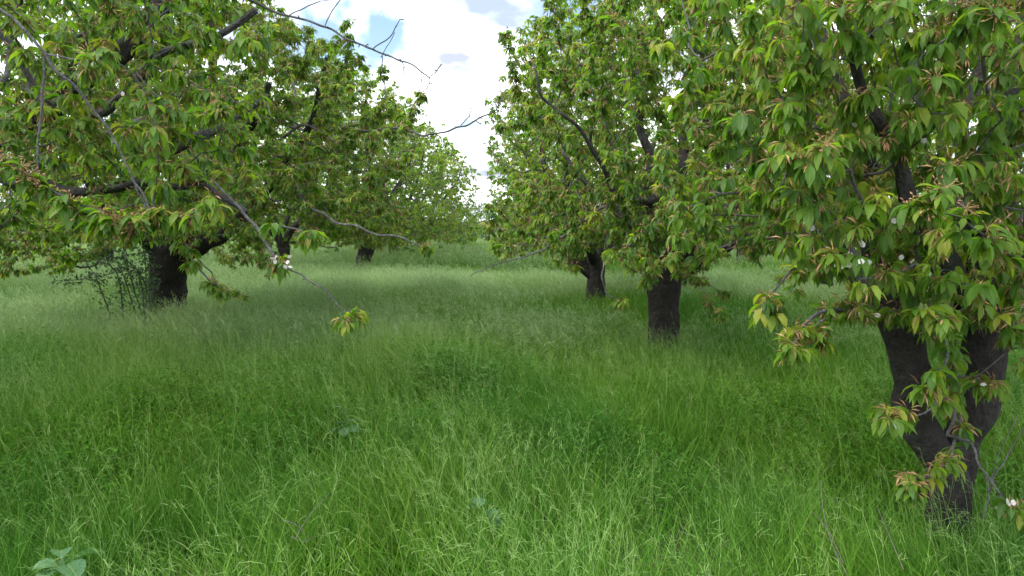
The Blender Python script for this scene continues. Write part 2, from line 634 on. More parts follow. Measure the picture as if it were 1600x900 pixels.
def blossom_mesh(seed):
    rg = np.random.RandomState(seed)
    vs, qs, tn = [], [], []
    for k in range(5):
        a = k * 2 * math.pi / 5 + rg.uniform(-.1, .1)
        D = np.array([[math.cos(a), math.sin(a), 0.5]])
        v, f, uv, t = leaf_batch(np.zeros((1, 3)), D / np.linalg.norm(D), np.array([0.013]), np.array([0.0115]), np.array([0.7]), np.array([0.0]),
                                 np.array([rg.uniform(0, .6)]), [(0.0, 0.2), (0.35, 0.8), (0.7, 1.1), (1.0, 0.5)], fold=0.2)
        qs.append(f + sum(len(x) for x in vs))
        vs.append(v)
        tn.append(t)
    return np_mesh('blossom', np.concatenate(vs), [np.concatenate(qs)], PETAL, None, np.concatenate(tn))


BLOSSOMS = [blossom_mesh(k) for k in range(3)]


# ------------------------------------------------------------------ wood
def tube(points, radii, sides, seed=0, rough=0.0, flare=0.0, res=0.05):
    """one smooth tube through the points, resampled; rough = relief of the bark in metres"""
    pts = np.asarray(points, float)
    rad = np.asarray(radii, float)
    # catmull-rom resample
    seg = np.linalg.norm(np.diff(pts, axis=0), axis=1)
    s = np.concatenate([[0], np.cumsum(seg)])
    m = max(int(s[-1] / res), len(pts)) + 1
    tt = np.linspace(0, s[-1], m)
    pp = np.concatenate([[2 * pts[0] - pts[1]], pts, [2 * pts[-1] - pts[-2]]])
    out_ = []
    for t in tt:
        i = min(np.searchsorted(s, t, side='right') - 1, len(pts) - 2)
        u = (t - s[i]) / max(seg[i], 1e-6)
        a, b, c, d = pp[i], pp[i + 1], pp[i + 2], pp[i + 3]
        out_.append(0.5 * ((2 * b) + (-a + c) * u + (2 * a - 5 * b + 4 * c - d) * u * u + (-a + 3 * b - 3 * c + d) * u ** 3))
    cp = np.array(out_)
    rr = np.interp(tt, s, rad)
    tan = unit(np.gradient(cp, axis=0))
    u = unit(np.cross(tan[0], [0.2, 1, 0.1]))
    rings = []
    rg = np.random.RandomState(seed)
    ph = rg.uniform(0, 6.28, 8)
    an = np.arange(sides) * 2 * math.pi / sides
    for k in range(m):
        u = unit(u - tan[k] * np.dot(u, tan[k]))
        v_ = np.cross(tan[k], u)
        h = tt[k]
        rad_k = rr[k] * (1 + flare * math.exp(-h / 0.16) * (0.6 + 0.5 * np.cos(an * 4 + ph[0])))
        if rough:
            rel = (np.sin(an * 3 + ph[1] + h * 1.5) * 0.5 + np.sin(an * 5 + ph[2] - h * 2.3) * 0.4 + np.sin(an * 8 + ph[3] + 3 * np.sin(h * 4)) * 0.30
                   + np.sin(an * 2 + h * 6 + ph[4]) * 0.3 + np.sin(an * 7 + h * 13 + ph[5]) * 0.2)
            rad_k = rad_k + rough * rel + rg.normal(0, rough * 0.12, sides)
        rings.append(cp[k] + np.outer(np.cos(an) * rad_k, u) + np.outer(np.sin(an) * rad_k, v_))
    V = np.concatenate(rings + [cp[-1:] + tan[-1:] * rr[-1] * 0.5])
    a = np.arange(sides)
    b = (a + 1) % sides
    Q = np.concatenate([np.stack([k * sides + a, k * sides + b, (k + 1) * sides + b, (k + 1) * sides + a], -1) for k in range(m - 1)])
    T = np.stack([(m - 1) * sides + a, (m - 1) * sides + b, np.full(sides, m * sides)], -1)
    rv = np.concatenate([np.repeat(rr, sides), [rr[-1]]])
    return V, Q, T, rv, cp, rr


class Skel:
    def __init__(self):
        self.pos, self.par, self.path, self.dir, self.erad, self.bare = [], [], [], [], [], []

    def add(self, p, par, erad=0.0, bare=False):
        p = np.asarray(p, float)
        if par < 0:
            d, L_ = np.array([0, 0, 1.0]), 0.0
        else:
            dv = p - self.pos[par]
            ln = float(np.linalg.norm(dv)) or 1e-6
            d, L_ = dv / ln, self.path[par] + ln
        self.pos.append(p)
        self.par.append(par)
        self.path.append(L_)
        self.dir.append(d)
        self.erad.append(erad)
        self.bare.append(bare)
        return len(self.pos) - 1


def make_tree(base, label, trunk, limbs, crown, seed, lod, n_targets, single=0, group='cherry trees in the orchard rows', twigs=(), blossoms=(), dup=2.1,
              whorl_p=0.9, leaf_scale=1.0, hang=True, spent=0.68, name='cherry_tree'):
    """trunk: [(x,y,z,r)...] world; limbs: list of polylines [(x,y,z,r)...]; crown(rng, n) -> target points;
    twigs: explicit thin polylines (pts with r, bare?)"""
    rng = np.random.RandomState(seed)
    bx, by = base
    bz = float(gz(bx, by))
    B = np.array([bx, by, bz])
    root = bpy.data.objects.new(name, None)
    C.objects.link(root)
    root.location = B
    root.empty_display_size = 0.3
    tag(root, label, 'tree', group)

    sides = (22, 18, 12, 9)[lod]
    V, Q, T, rv, cp, rr = tube([t[:3] for t in trunk], [t[3] for t in trunk], sides, seed, rough=0.13 * trunk[0][3], flare=0.6,
                               res=(0.035, 0.05, 0.1, 0.15)[lod])
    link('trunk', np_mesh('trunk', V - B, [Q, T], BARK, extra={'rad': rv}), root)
    sk = Skel()
    for p in limbs:
        kp = [p[0]]
        for a_, b_ in zip(p[:-1], p[1:]):          # old wood is never straight: a kink between every two points
            sl_ = float(np.linalg.norm(np.array(a_[:3]) - np.array(b_[:3])))
            jt = rng.normal(0, 0.055 * min(sl_, 0.8), 3)
            kp.append(tuple((a_[i] + b_[i]) * 0.5 + (jt[i] if i < 3 else b_[3] * rng.uniform(-0.08, 0.1)) for i in range(4)))
            kp.append(b_)
        p = kp
        V, Q, T, rv, cp, rr = tube([t[:3] for t in p], [t[3] for t in p], (16, 12, 8, 6)[lod], seed + 1, rough=0.10 * p[0][3],
                                   flare=0.0, res=(0.04, 0.06, 0.12, 0.2)[lod])
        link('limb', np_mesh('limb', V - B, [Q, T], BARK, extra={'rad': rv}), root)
        step = max(1, int(0.12 / (np.linalg.norm(cp[1] - cp[0]) + 1e-6)))
        prev = -1
        for k in list(range(0, len(cp), step)):
            if prev >= 0 and k < len(cp) * 0.12:
                continue
            prev = sk.add(cp[k], prev, rr[k])
    n_limb_nodes = len(sk.pos)
    # explicit thin branches read from the photograph
    whorl_extra = []
    for pts, bare in twigs:
        pts = [(*t[:3], t[3] * (0.37 if lod == 0 else 0.65)) for t in pts]
        kp = [pts[0]]
        for a_, b_ in zip(pts[:-1], pts[1:]):
            sl_ = float(np.linalg.norm(np.array(a_[:3]) - np.array(b_[:3])))
            for u_ in (0.33, 0.67):
                jt = rng.normal(0, 0.022 * min(sl_, 0.5), 3)
                kp.append(tuple(a_[i] * (1 - u_) + b_[i] * u_ + (jt[i] if i < 3 else 0) for i in range(4)))
            kp.append(b_)
        pts = kp
        V, Q, T, rv, cp, rr = tube([t[:3] for t in pts], [t[3] for t in pts], 8 if lod < 2 else 5, seed + 7, rough=0.14 * pts[0][3], res=0.025)
        ks = [k for k in range(3, len(cp)) if rng.rand() < 0.30]      # short knobbly spurs with their buds
        if ks:
            p0_ = cp[ks]
            sd_ = unit(rng.normal(0, 1, (len(ks), 3)))
            p1_ = p0_ + sd_ * (rr[ks] + rng.uniform(0.006, 0.02, len(ks)))[:, None]
            sv, sq, _ = stalks(p0_, p1_, np.full(len(ks), 0.006), np.zeros(len(ks)))
            bv, bt, _ = small_bits(p1_, sd_, np.full(len(ks), 0.013), np.full(len(ks), 0.010), np.zeros(len(ks)))
            Q = np.concatenate([Q, sq + len(V)])
            T = np.concatenate([T, bt + len(V) + len(sv)])
            V = np.concatenate([V, sv, bv])
            rv = np.concatenate([rv, np.full(len(sv) + len(bv), 0.05)])
        link('branch', np_mesh('branch', V - B, [Q, T], TWIGM, extra={'rad': rv}), root)
        prev = -1
        for k in range(0, len(cp), 3):
            prev = sk.add(cp[k], prev, rr[k], bare)
            if not bare and rng.rand() < 0.75 and rr[k] < 0.02:
                whorl_extra.append(cp[k])
        if bare != 'all':
            whorl_extra.append(cp[-1])
            whorl_extra.append(cp[-1] + rng.normal(0, 0.02, 3))
    targets = crown(rng, n_targets)
    if len(targets):
        o = np.argsort(np.linalg.norm(targets - np.array([trunk[-1][:3]]), axis=1))
        targets = targets[o]
    cap = len(sk.pos) + len(targets) * 12
    PA = np.zeros((cap, 3)); PL = np.zeros(cap); OK = np.zeros(cap)
    n0 = len(sk.pos)
    PA[:n0] = np.array(sk.pos); PL[:n0] = np.array(sk.path)
    OK[:n0] = np.array([50.0 if b else 0.0 for b in sk.bare])
    stepL = (0.095, 0.105, 0.15, 0.22)[lod]
    ends = []
    for t in targets:
        n = len(sk.pos)
        dv = t - PA[:n]
        dist = np.sqrt((dv * dv).sum(1))
        cost = dist + 0.22 * PL[:n] + OK[:n] + np.maximum(0, PA[:n, 2] - t[2]) * 0.25
        i = int(np.argmin(cost))
        Ld = dist[i]
        if Ld < 0.05:
            continue
        m = int(min(max(round(Ld / stepL), 1), 11))
        p0, d0 = sk.pos[i], sk.dir[i]
        upv = np.array([0, 0, 0.35 * Ld if t[2] > 1.4 else 0.18 * Ld])
        p1 = p0 + d0 * 0.25 * Ld + (t - p0) * 0.3 + upv * 0.45
        j = i
        w_ = rng.normal(0, 0.018, (m, 3)) * min(1.0, Ld)
        for k in range(1, m + 1):
            u = k / m
            p = (1 - u) ** 2 * p0 + 2 * u * (1 - u) * p1 + u * u * t + w_[k - 1] * (1 if k < m else 0)
            j = sk.add(p, j)
            PA[j] = p; PL[j] = sk.path[j]
        ends.append(j)
    n = len(sk.pos)
    pos = np.array(sk.pos)
    par = np.array(sk.par)
    erad = np.array(sk.erad)
    # pipe model
    area = np.zeros(n)
    tip_r = (0.0026, 0.0028, 0.0045, 0.007)[lod]
    child = np.zeros(n, int)
    np.add.at(child, par[par >= 0], 1)
    for i in range(n - 1, -1, -1):
        if area[i] == 0:
            area[i] = tip_r ** 2.1
        if par[i] >= 0:
            area[par[i]] += area[i] + 0.15 * tip_r ** 2.1
    rad = area ** (1 / 2.1)
    rad = np.where(erad > 0, erad, rad)
    for i in range(n):
        if erad[i] == 0 and par[i] >= 0:
            rad[i] = min(rad[i], rad[par[i]] * (0.9 if erad[par[i]] > 0 else 1.0), 0.045)
    # main continuation
    best = {}
    for i in range(n0, n):
        p = par[i]
        if erad[p] > 0:
            continue
        if p not in best or rad[i] > rad[best[p]]:
            best[p] = i
    k_s = (6, 5, 4, 3)[lod]
    an = np.arange(k_s) * 2 * math.pi / k_s
    frames_u = np.zeros((n, 3))
    dirs = np.array(sk.dir)
    ring_id = np.full(n, -1)
    rings_c, rings_r, rings_u, rings_d = [], [], [], []
    edges = []
    for i in range(n0, n):
        p = par[i]
        d = dirs[i]
        if best.get(p) == i and ring_id[p] >= 0:
            u = frames_u[p]
            a_id = ring_id[p]
        else:
            u = np.array([0.53, 0.61, 0.58])
            u = u - d * (u @ d)
            u /= (math.sqrt(u @ u) + 1e-9)
            a_id = len(rings_c)
            rings_c.append(pos[p]); rings_r.append(rad[i] * 1.15); rings_u.append(u); rings_d.append(d)
        u = u - d * (u @ d)
        u = u / (math.sqrt(u @ u) + 1e-9)
        frames_u[i] = u
        ring_id[i] = len(rings_c)
        rings_c.append(pos[i]); rings_r.append(rad[i]); rings_u.append(u); rings_d.append(d)
        edges.append((a_id, ring_id[i]))
    if edges:
        rc, rrr, ru, rd = np.array(rings_c), np.array(rings_r), np.array(rings_u), np.array(rings_d)
        rvv = np.cross(rd, ru)
        RV = rc[:, None] + (ru[:, None] * np.cos(an)[None, :, None] + rvv[:, None] * np.sin(an)[None, :, None]) * rrr[:, None, None]
        e = np.array(edges)
        Qs = [np.stack([e[:, 0] * k_s + a, e[:, 0] * k_s + (a + 1) % k_s, e[:, 1] * k_s + (a + 1) % k_s, e[:, 1] * k_s + a], -1) for a in range(k_s)]
        link('twigs', np_mesh('twigs', RV.reshape(-1, 3) - B, [np.concatenate(Qs)], TWIGM, extra={'rad': np.repeat(rrr, k_s)}), root, 'stuff')
    # whorls of leaves: at twig ends always, along thin wood often, each on a short spur
    isend = np.zeros(n, bool)
    isend[[j for j in ends if child[j] == 0]] = True
    idx = np.arange(n0, n)
    thin = rad[idx] < (0.016, 0.016, 0.022, 0.03)[lod]
    take = idx[(isend[idx]) | (thin & (rng.rand(len(idx)) < whorl_p))]
    wp = pos[take]
    we = isend[take]
    if len(whorl_extra):
        wp = np.concatenate([wp, np.array(whorl_extra)])
        we = np.concatenate([we, np.ones(len(whorl_extra), bool)])
    dup = dup * (1, 1.4, 1, 1)[lod]
    rp = dup + (rng.rand(len(wp)) < dup % 1)
    rp = rp.astype(int)
    wp, we = np.repeat(wp, rp, 0), np.repeat(we, rp)
    nw = len(wp)
    if nw == 0:
        return root
    off = unit(rng.normal(0, 1, (nw, 3)) + np.array([0, 0, 0.3])) * rng.uniform(0.01, (0.08, 0.09, 0.16, 0.2)[lod], (nw, 1))
    off[we] *= 0.5
    wc = wp + off
    if lod < 2:
        V, Qq, tt = stalks(wp, wc, np.full(nw, 0.005), np.zeros(nw))
    per = (9, 9, 8, 6)[lod]
    yaw = np.repeat(rng.uniform(0, 6.28, nw), per) + (((np.tile(np.arange(per) * 0.618, nw)) % 1.0) - 0.5) * np.repeat(rng.uniform(2.2, 6.0, nw), per) + rng.normal(0, 0.2, nw * per)
    el = rng.uniform(-0.5, 0.7, nw * per) + np.repeat(rng.uniform(-0.15, 0.3, nw), per)
    cb = np.repeat(wc, per, 0)
    wt = np.repeat(np.clip(rng.normal(0.45, 0.22, nw) + 0.12 * we, 0, 1), per)
    tint = np.clip(wt + rng.normal(0, 0.13, nw * per), 0, 1)
    tint[rng.rand(nw * per) < 0.012] = 1.0
    ln = (0.052 + 0.062 * rng.beta(2.2, 1.6, nw * per)) * leaf_scale * np.repeat(rng.uniform(0.75, 1.15, nw), per)
    wd = ln * rng.uniform(0.28, 0.39, nw * per)
    droop = rng.uniform(0.9, 4.0, nw * per)
    keep = rng.rand(nw * per) < 0.9
    # the leaves that show largest become single parts
    singles = np.zeros(nw * per, bool)
    order = None
    if single or blossoms:
        rel = wc - np.array([0, 0, EYE])
        fy = rel[:, 1] * math.cos(PITCH) - rel[:, 2] * math.sin(PITCH)
        uy = rel[:, 1] * math.sin(PITCH) + rel[:, 2] * math.cos(PITCH)
        sx = 800 + F * rel[:, 0] / np.maximum(fy, 0.1)
        sy = 450 - F * uy / np.maximum(fy, 0.1)
        vis = (fy > 0.2) & (sx > -30) & (sx < 1630) & (sy > -30) & (sy < 930)
        dist = np.where(vis, fy, 1e6)
        order = np.argsort(dist)
    if single:
        ws = order[:single // per]
        m = np.zeros(nw, bool)
        m[ws] = True
        m &= dist < 1e5
        singles = np.repeat(m, per) & keep
        for i in np.nonzero(singles)[0]:
            k = int(np.argmin([abs(el[i] - v[0]) + rng.rand() * 0.15 for v in LEAF_VARIANTS]))
            o_ = link('leaf', LEAF_VARIANTS[k][1], root)
            o_.location = cb[i] - B
            o_.rotation_euler = (rng.normal(0, .12), rng.normal(0, .1), yaw[i])
            s_ = ln[i]
            o_.scale = (s_, s_, s_)
    else:
        m = np.zeros(nw, bool)
    rest = keep & ~singles
    D = np.stack([np.cos(yaw) * np.cos(el), np.sin(yaw) * np.cos(el), np.sin(el)], -1)
    rl = rng.normal(0, 0.5, nw * per)
    if lod >= 2:
        v, f, uv, tn = diamond_batch(cb[rest], D[rest], ln[rest], wd[rest] * 1.1, droop[rest], rl[rest], tint[rest])
    else:
        cd = np.linalg.norm(cb - np.array([0, 0, EYE]), axis=1)
        s1, s2 = rest & (cd < 4.1), rest & (cd >= 4.1)
        A_ = leaf_batch(cb[s1], D[s1], ln[s1], wd[s1], droop[s1], rl[s1], tint[s1], ST1)
        B_ = lance_batch(cb[s2], D[s2], ln[s2], wd[s2], droop[s2], rl[s2], tint[s2])
        o_v = len(A_[0])
        v = np.concatenate([A_[0], B_[0]])
        f = [A_[1], B_[1] + o_v, B_[2] + o_v]
        uv = np.concatenate([A_[2], B_[3]])
        tn = np.concatenate([A_[3], B_[4]])
    f = f if isinstance(f, list) else [f]
    link('foliage', np_mesh('foliage', v - B, [q_ for q_ in f if len(q_)], LEAF, uv, tn), root, 'stuff')
    # withered blossom
    hb = rng.rand(nw) < spent
    if single:
        for i in np.nonzero(hb & m)[0]:
            o_ = link('spent_blossom', SPENT_VARIANTS[rng.randint(6)], root)
            o_.location = wc[i] - B
            o_.rotation_euler = (rng.rand() * 6, rng.rand() * 6, rng.rand() * 6)
            s_ = rng.uniform(0.9, 1.4)
            o_.scale = (s_, s_, s_)
    sb = wc[hb & ~m]
    if len(sb):
        v, f, tn = spent_geo(sb, rng, (22, 11, 6, 4)[lod], (1.1, 1.5, 2.1, 2.7)[lod], thin=True)
        link('spent_blossoms', np_mesh('spent_blossoms', v - B, f, BROWN, None, tn), root, 'stuff')
    for (px, py) in blossoms:
        dd = np.hypot(sx - px, sy - py) + np.where(vis, 0, 1e5) + fy * 6
        i = int(np.argmin(dd))
        for _ in range(rng.randint(2, 5)):
            o_ = link('blossom', BLOSSOMS[rng.randint(3)], root)
            dv = unit(rng.normal(0, 1, 3) + np.array([0, -0.9, -0.3]))
            o_.location = wc[i] - B + dv * 0.045
            o_.scale = (0.85, 0.85, 0.85)
            o_.rotation_euler = (R(90) + rng.normal(0, .8), rng.normal(0, .7), rng.normal(0, .8))
    return root


# ------------------------------------------------------------------ crowns
def crown_fn(cx, cy, rx, ry, ztop, zlow=0.9, reject=None, shoots=0.18, skirt=0.22, front=None, edge=None):
    def fn(rng, n):
        out_ = []
        while len(out_) < n:
            a = rng.uniform(0, 2 * math.pi)
            lobes = 1 + 0.13 * math.sin(3 * a + cx) + 0.10 * math.sin(5 * a + cy * 2)
            mode = rng.rand()
            if mode < skirt:
                r = rng.uniform(0.55, 1.0)
                z = rng.uniform(zlow, zlow + 0.9)
            else:
                h = rng.rand() ** 0.85
                z = zlow + 0.5 + (ztop - zlow - 0.5) * h
                rm = math.sqrt(max(0.0, 1 - max(0, (h - 0.45) / 0.62) ** 2))
                r = rm * (rng.uniform(0.05, 1.0) ** 0.5)
                if mode > 1 - shoots and h > 0.5:
                    z += rng.uniform(0.1, 0.55)
            p = np.array([cx + math.cos(a) * r * rx * lobes, cy + math.sin(a) * r * ry * lobes, z])
            p[2] += float(gz(p[0], p[1]))
            if reject is not None and reject(p):
                if rng.rand() < 0.995:
                    continue
                continue
            out_.append(p)
        if front is not None:          # boughs on the side towards the aisle, where the crown is densest
            for k, (x0, x1, y0, y1, d0, d1) in (front if isinstance(front, list) else [front]):
                for _ in range(k):
                    px_, py_ = rng.uniform(x0, x1), rng.uniform(y0, y1)
                    if py_ > 430 and px_ < 1340:
                        continue
                    if 422 < px_ < 480 and py_ > 325:
                        continue
                    if edge is not None and px_ > np.interp(py_, edge[0], edge[1]) + rng.choice([-45, -30, -20, -5, 14]):
                        continue
                    out_.append(P(px_, py_, rng.uniform(d0, d1)))
        return np.array(out_)
    return fn


EDGE_R = ((-300, -60, 0, 25, 50, 100, 150, 200, 400), (1100, 985, 925, 880, 808, 800, 782, 768, 764))
EDGE_L = ((-300, -60, 0, 30, 60, 90, 120, 150, 200, 240, 290, 400), (330, 405, 440, 470, 530, 570, 595, 640, 690, 722, 748, 760))   # outline of the left rows seen from the aisle


def W(lst, d):
    """list of (px, py, radius_px[, depth]) -> world polyline with radii in metres"""
    r_ = []
    for t in lst:
        dd = t[3] if len(t) > 3 else d
        p = P(t[0], t[1], dd)
        r_.append((p[0], p[1], p[2], t[2] * dd / F))
    return r_


def auto_limbs(top, rng, n, h, spread, r0):
    """scaffold limbs of an old vase-pruned cherry"""
    out_ = []
    a0 = rng.uniform(0, 6.28)
    for k in range(n):
        a = a0 + k * 2 * math.pi / n + rng.normal(0, 0.2)
        sp = spread * rng.uniform(0.75, 1.1)
        hh = h * rng.uniform(0.8, 1.1)
        x, y, z = top
        d = np.array([math.cos(a), math.sin(a)])
        pts = [(x, y, z - 0.12, r0)]
        for u, s, v_ in ((0.16, 0.16, 0.11), (0.4, 0.45, 0.36), (0.7, 0.75, 0.68), (1.0, 1.0, 1.0)):
            j = rng.normal(0, 0.07, 2)
            pts.append((x + d[0] * sp * s + j[0], y + d[1] * sp * s + j[1], z + hh * v_, r0 * (1 - 0.8 * u) * 0.9 + 0.006))
        out_.append(pts)
    return out_


# ---- near right tree: two stems from a low fork
xr = P(1484, 800, 3.35)
g0 = float(gz(xr[0], 3.35))
trunk = [(xr[0] + 0.01, 3.35, g0 - 0.08, 0.10), (xr[0], 3.35, g0 + 0.25, 0.086), (xr[0] - 0.005, 3.36, g0 + 0.45, 0.092), (xr[0] - 0.01, 3.38, g0 + 0.6, 0.07)]
limbs = [
    W([(1478, 775, 22), (1450, 690, 27), (1427, 600, 29), (1412, 530, 30), (1392, 470, 27), (1372, 400, 23), (1366, 290, 14, 3.5), (1333, 190, 12, 3.6), (1295, 105, 9, 3.7), (1272, 20, 7, 3.8), (1255, -80, 5, 3.9)], 3.4),
    W([(1488, 780, 24), (1502, 680, 26), (1530, 590, 31), (1540, 520, 31), (1530, 430, 26), (1535, 330, 22), (1560, 200, 19, 3.5), (1600, 60, 14, 3.6), (1620, -90, 10, 3.8)], 3.4),
    W([(1535, 480, 26), (1470, 400, 20, 3.2), (1420, 320, 13, 3.1), (1380, 203, 9, 3.0), (1350, 150, 7, 3.0), (1330, 83, 6, 2.95), (1310, 0, 5, 2.9), (1300, -70, 4, 2.9)], 3.35),
    W([(1540, 400, 20), (1500, 320, 15, 3.9), (1500, 200, 11, 4.2), (1540, 60, 8, 4.4), (1530, -60, 6, 4.5)], 3.5),
    W([(1545, 470, 26), (1620, 400, 20, 3.3), (1720, 300, 15, 3.2), (1800, 120, 9, 3.1)], 3.4),
    W([(1395, 480, 22), (1330, 410, 17, 3.9), (1250, 370, 12, 4.3), (1190, 300, 8, 4.6), (1150, 200, 5, 4.8)], 3.5),
    W([(1545, 500, 20), (1600, 420, 14, 4.2), (1640, 300, 10, 4.9), (1650, 150, 7, 5.3)], 3.5),
]
twigs = [
    (W([(1440, 440, 8, 3.0), (1462, 500, 8, 2.9), (1482, 545, 7, 2.8), (1475, 575, 5, 2.75), (1448, 590, 3, 2.7)], 2.8), False),
    (W([(1600, 330, 9, 3.1), (1585, 410, 7, 2.8), (1560, 380, 6, 2.6), (1500, 340, 4, 2.45), (1445, 325, 3, 2.4)], 2.8), False),
    (W([(1345, 480, 9, 3.2), (1270, 495, 8, 3.0), (1250, 515, 7, 2.95), (1240, 545, 6, 2.9)], 3.0), False),
    (W([(1340, 478, 8, 3.2), (1310, 486, 6, 3.1), (1278, 505, 4, 3.05), (1272, 522, 3, 3.0)], 3.0), False),
    (W([(1300, 445, 7, 3.3), (1240, 420, 5, 3.2), (1200, 465, 4, 3.1), (1190, 480, 3, 3.05)], 3.1), False),
    (W([(1500, 610, 9, 3.25), (1480, 680, 7, 3.1), (1515, 690, 6, 3.0), (1540, 740, 5, 2.85), (1575, 790, 4, 2.8)], 3.0), 'tip'),
    (W([(1540, 740, 4, 2.85), (1545, 770, 3, 2.82), (1538, 810, 2.5, 2.8)], 2.8), 'all'),
    (W([(1548, 755, 3, 2.9), (1575, 710, 2.5, 2.9), (1604, 660, 2, 2.95)], 2.9), 'all'),
    (W([(1546, 752, 2, 2.9), (1565, 700, 1.8, 2.95), (1590, 648, 1.5, 3.0)], 2.9), 'all'),
    (W([(1490, 560, 7, 3.25), (1480, 620, 5, 3.0), (1430, 650, 4, 2.85), (1380, 650, 3, 2.8)], 2.9), False),
    (W([(1500, 640, 7, 3.2), (1485, 720, 5, 3.0), (1450, 745, 4, 2.85), (1420, 750, 3, 2.8)], 2.9), False),
    (W([(1480, 590, 6, 3.1), (1520, 590, 4, 2.95), (1545, 600, 3, 2.9)], 2.9), False),
    (W([(1370, 300, 8, 3.3), (1300, 250, 6, 3.1), (1230, 170, 5, 3.0), (1190, 100, 4, 3.0), (1165, 30, 3, 3.0)], 2.9), False),
    (W([(1345, 235, 6, 3.4), (1270, 200, 4, 3.2), (1215, 300, 4, 3.0), (1150, 190, 3, 2.9)], 2.9), False),
    (W([(1540, 300, 9, 3.3), (1545, 180, 8, 3.1), (1535, 70, 6, 3.0), (1515, 0, 5, 2.9), (1500, -50, 4, 2.9)], 2.9), False),
]


def rej_r1(p):
    x, y, z = p
    ax = 800 + F * x / max(y, 0.3)
    sy = 345 - F * (z - EYE) / max(y, 0.3)
    if y < 2.35 or (ax > 1750 and math.sin(x * 91 + y * 57 + z * 33) > -0.3):
        return True
    lim = (1040 if y > 3.2 else 1100) + 110 * abs(math.sin(x * 31.7 + y * 17.3 + z * 23.1))
    if sy > 340:
        lim = 1165
    if sy > 480:
        lim = 1270
    if ax < lim + 40:
        return True
    if y < 3.6 and sy > 455 and ax < 1700:
        return True
    return False


make_tree((xr[0], 3.35), 'large cherry tree nearest the camera at right with trunk forked low in the grass', trunk, limbs,
          crown_fn(2.45, 4.1, 2.7, 2.3, 4.6, 1.05, rej_r1, front=[(230, (1190, 1640, -40, 500, 2.6, 3.4)), (190, (1030, 1260, -60, 405, 3.5, 5.4)), (18, (1340, 1640, 430, 520, 2.7, 3.15))]), 11, 0, 760, single=290, twigs=twigs, leaf_scale=0.9, dup=2.4,
          blossoms=[(1330, 170), (1395, 120), (1270, 250), (1445, 215), (1398, 368), (1410, 418), (1331, 395), (1318, 405), (1350, 390), (1336, 525), (1275, 345), (1545, 620), (1385, 655), (1575, 790)])

# ---- second right tree
d = 8.6
xb = P(1036, 515, d)[0]
g0 = float(gz(xb, d))
f2 = lambda px, py, r_, dd=d: (*P(px, py, dd), r_)
trunk = [(xb, d, g0 - 0.1, 0.19), (xb, d, g0 + 0.3, 0.165), f2(1036, 480, 0.165), f2(1037, 440, 0.19), f2(1038, 412, 0.20)]
limbs = [
    [f2(1028, 440, 0.12), f2(1015, 395, 0.10), f2(1022, 345, 0.085), f2(1005, 300, 0.07), f2(1000, 200, 0.045, 8.9), f2(985, 80, 0.025, 9.1)],
    [f2(1044, 440, 0.13), f2(1062, 400, 0.11), f2(1098, 350, 0.08, 8.4), f2(1090, 328, 0.065, 8.1), f2(1060, 310, 0.055, 7.8), f2(1015, 316, 0.047, 7.6), f2(966, 306, 0.036, 7.3)],
    [f2(966, 310, 0.028, 7.35), f2(945, 265, 0.022, 7.2), f2(915, 215, 0.018, 7.1), f2(880, 180, 0.014, 7.0), f2(845, 150, 0.012, 7.0), f2(835, 100, 0.008, 7.0)],
    [f2(1050, 430, 0.11), f2(1095, 405, 0.09, 8.7), f2(1135, 385, 0.08, 8.9), f2(1200, 340, 0.06, 9.2), f2(1260, 240, 0.04, 9.6), f2(1290, 120, 0.02, 9.9)],
    [f2(1040, 420, 0.11), f2(1055, 350, 0.09, 9.0), f2(1070, 270, 0.07, 9.3), f2(1080, 150, 0.05, 9.6), f2(1090, 20, 0.025, 9.8)],
    [f2(1100, 340, 0.06, 8.3), f2(1110, 250, 0.05, 8.0), f2(1105, 150, 0.035, 7.8), f2(1130, 40, 0.02, 7.6)],
    [f2(1025, 380, 0.08), f2(985, 350, 0.06, 9.4), f2(930, 300, 0.045, 10.0), f2(880, 240, 0.025, 10.4)],
]
twigs = [
    ([f2(958, 330, 0.018, 7.4), f2(946, 380, 0.014, 7.2), f2(940, 430, 0.011, 7.1), f2(948, 460, 0.008, 7.05), f2(968, 470, 0.005, 7.0)], 'tip'),
    ([f2(950, 320, 0.02, 7.4), f2(900, 355, 0.015, 7.2), f2(850, 390, 0.012, 7.0), f2(805, 405, 0.010, 6.9), f2(765, 416, 0.008, 6.8), f2(735, 432, 0.006, 6.8)], 'all'),
    ([f2(985, 330, 0.016, 7.6), f2(1010, 370, 0.012, 7.3), f2(1000, 420, 0.009, 7.1), f2(1012, 445, 0.006, 7.0)], False),
    ([f2(1095, 405, 0.02, 8.6), f2(1060, 425, 0.010, 8.0), f2(1095, 440, 0.008, 7.7), f2(1110, 478, 0.006, 7.6), f2(1128, 492, 0.004, 7.5)], False),
    ([f2(835, 190, 0.012, 7.6), f2(808, 140, 0.009, 7.5), f2(798, 95, 0.006, 7.4), f2(792, 52, 0.004, 7.4)], False),
    ([f2(885, 130, 0.012, 8.0), f2(876, 80, 0.009, 8.0), f2(872, 45, 0.006, 8.0), f2(876, 18, 0.004, 8.0)], False),
    ([f2(930, 80, 0.012, 8.2), f2(918, 40, 0.009, 8.1), f2(912, 5, 0.006, 8.1), f2(910, -25, 0.004, 8.1)], False),
    ([f2(850, 120, 0.010, 7.8), f2(846, 90, 0.007, 7.8), f2(850, 62, 0.004, 7.8)], False),
    ([f2(1060, 425, 0.010, 8.0), f2(1110, 446, 0.006, 7.8), f2(1135, 462, 0.004, 7.8)], False),
]


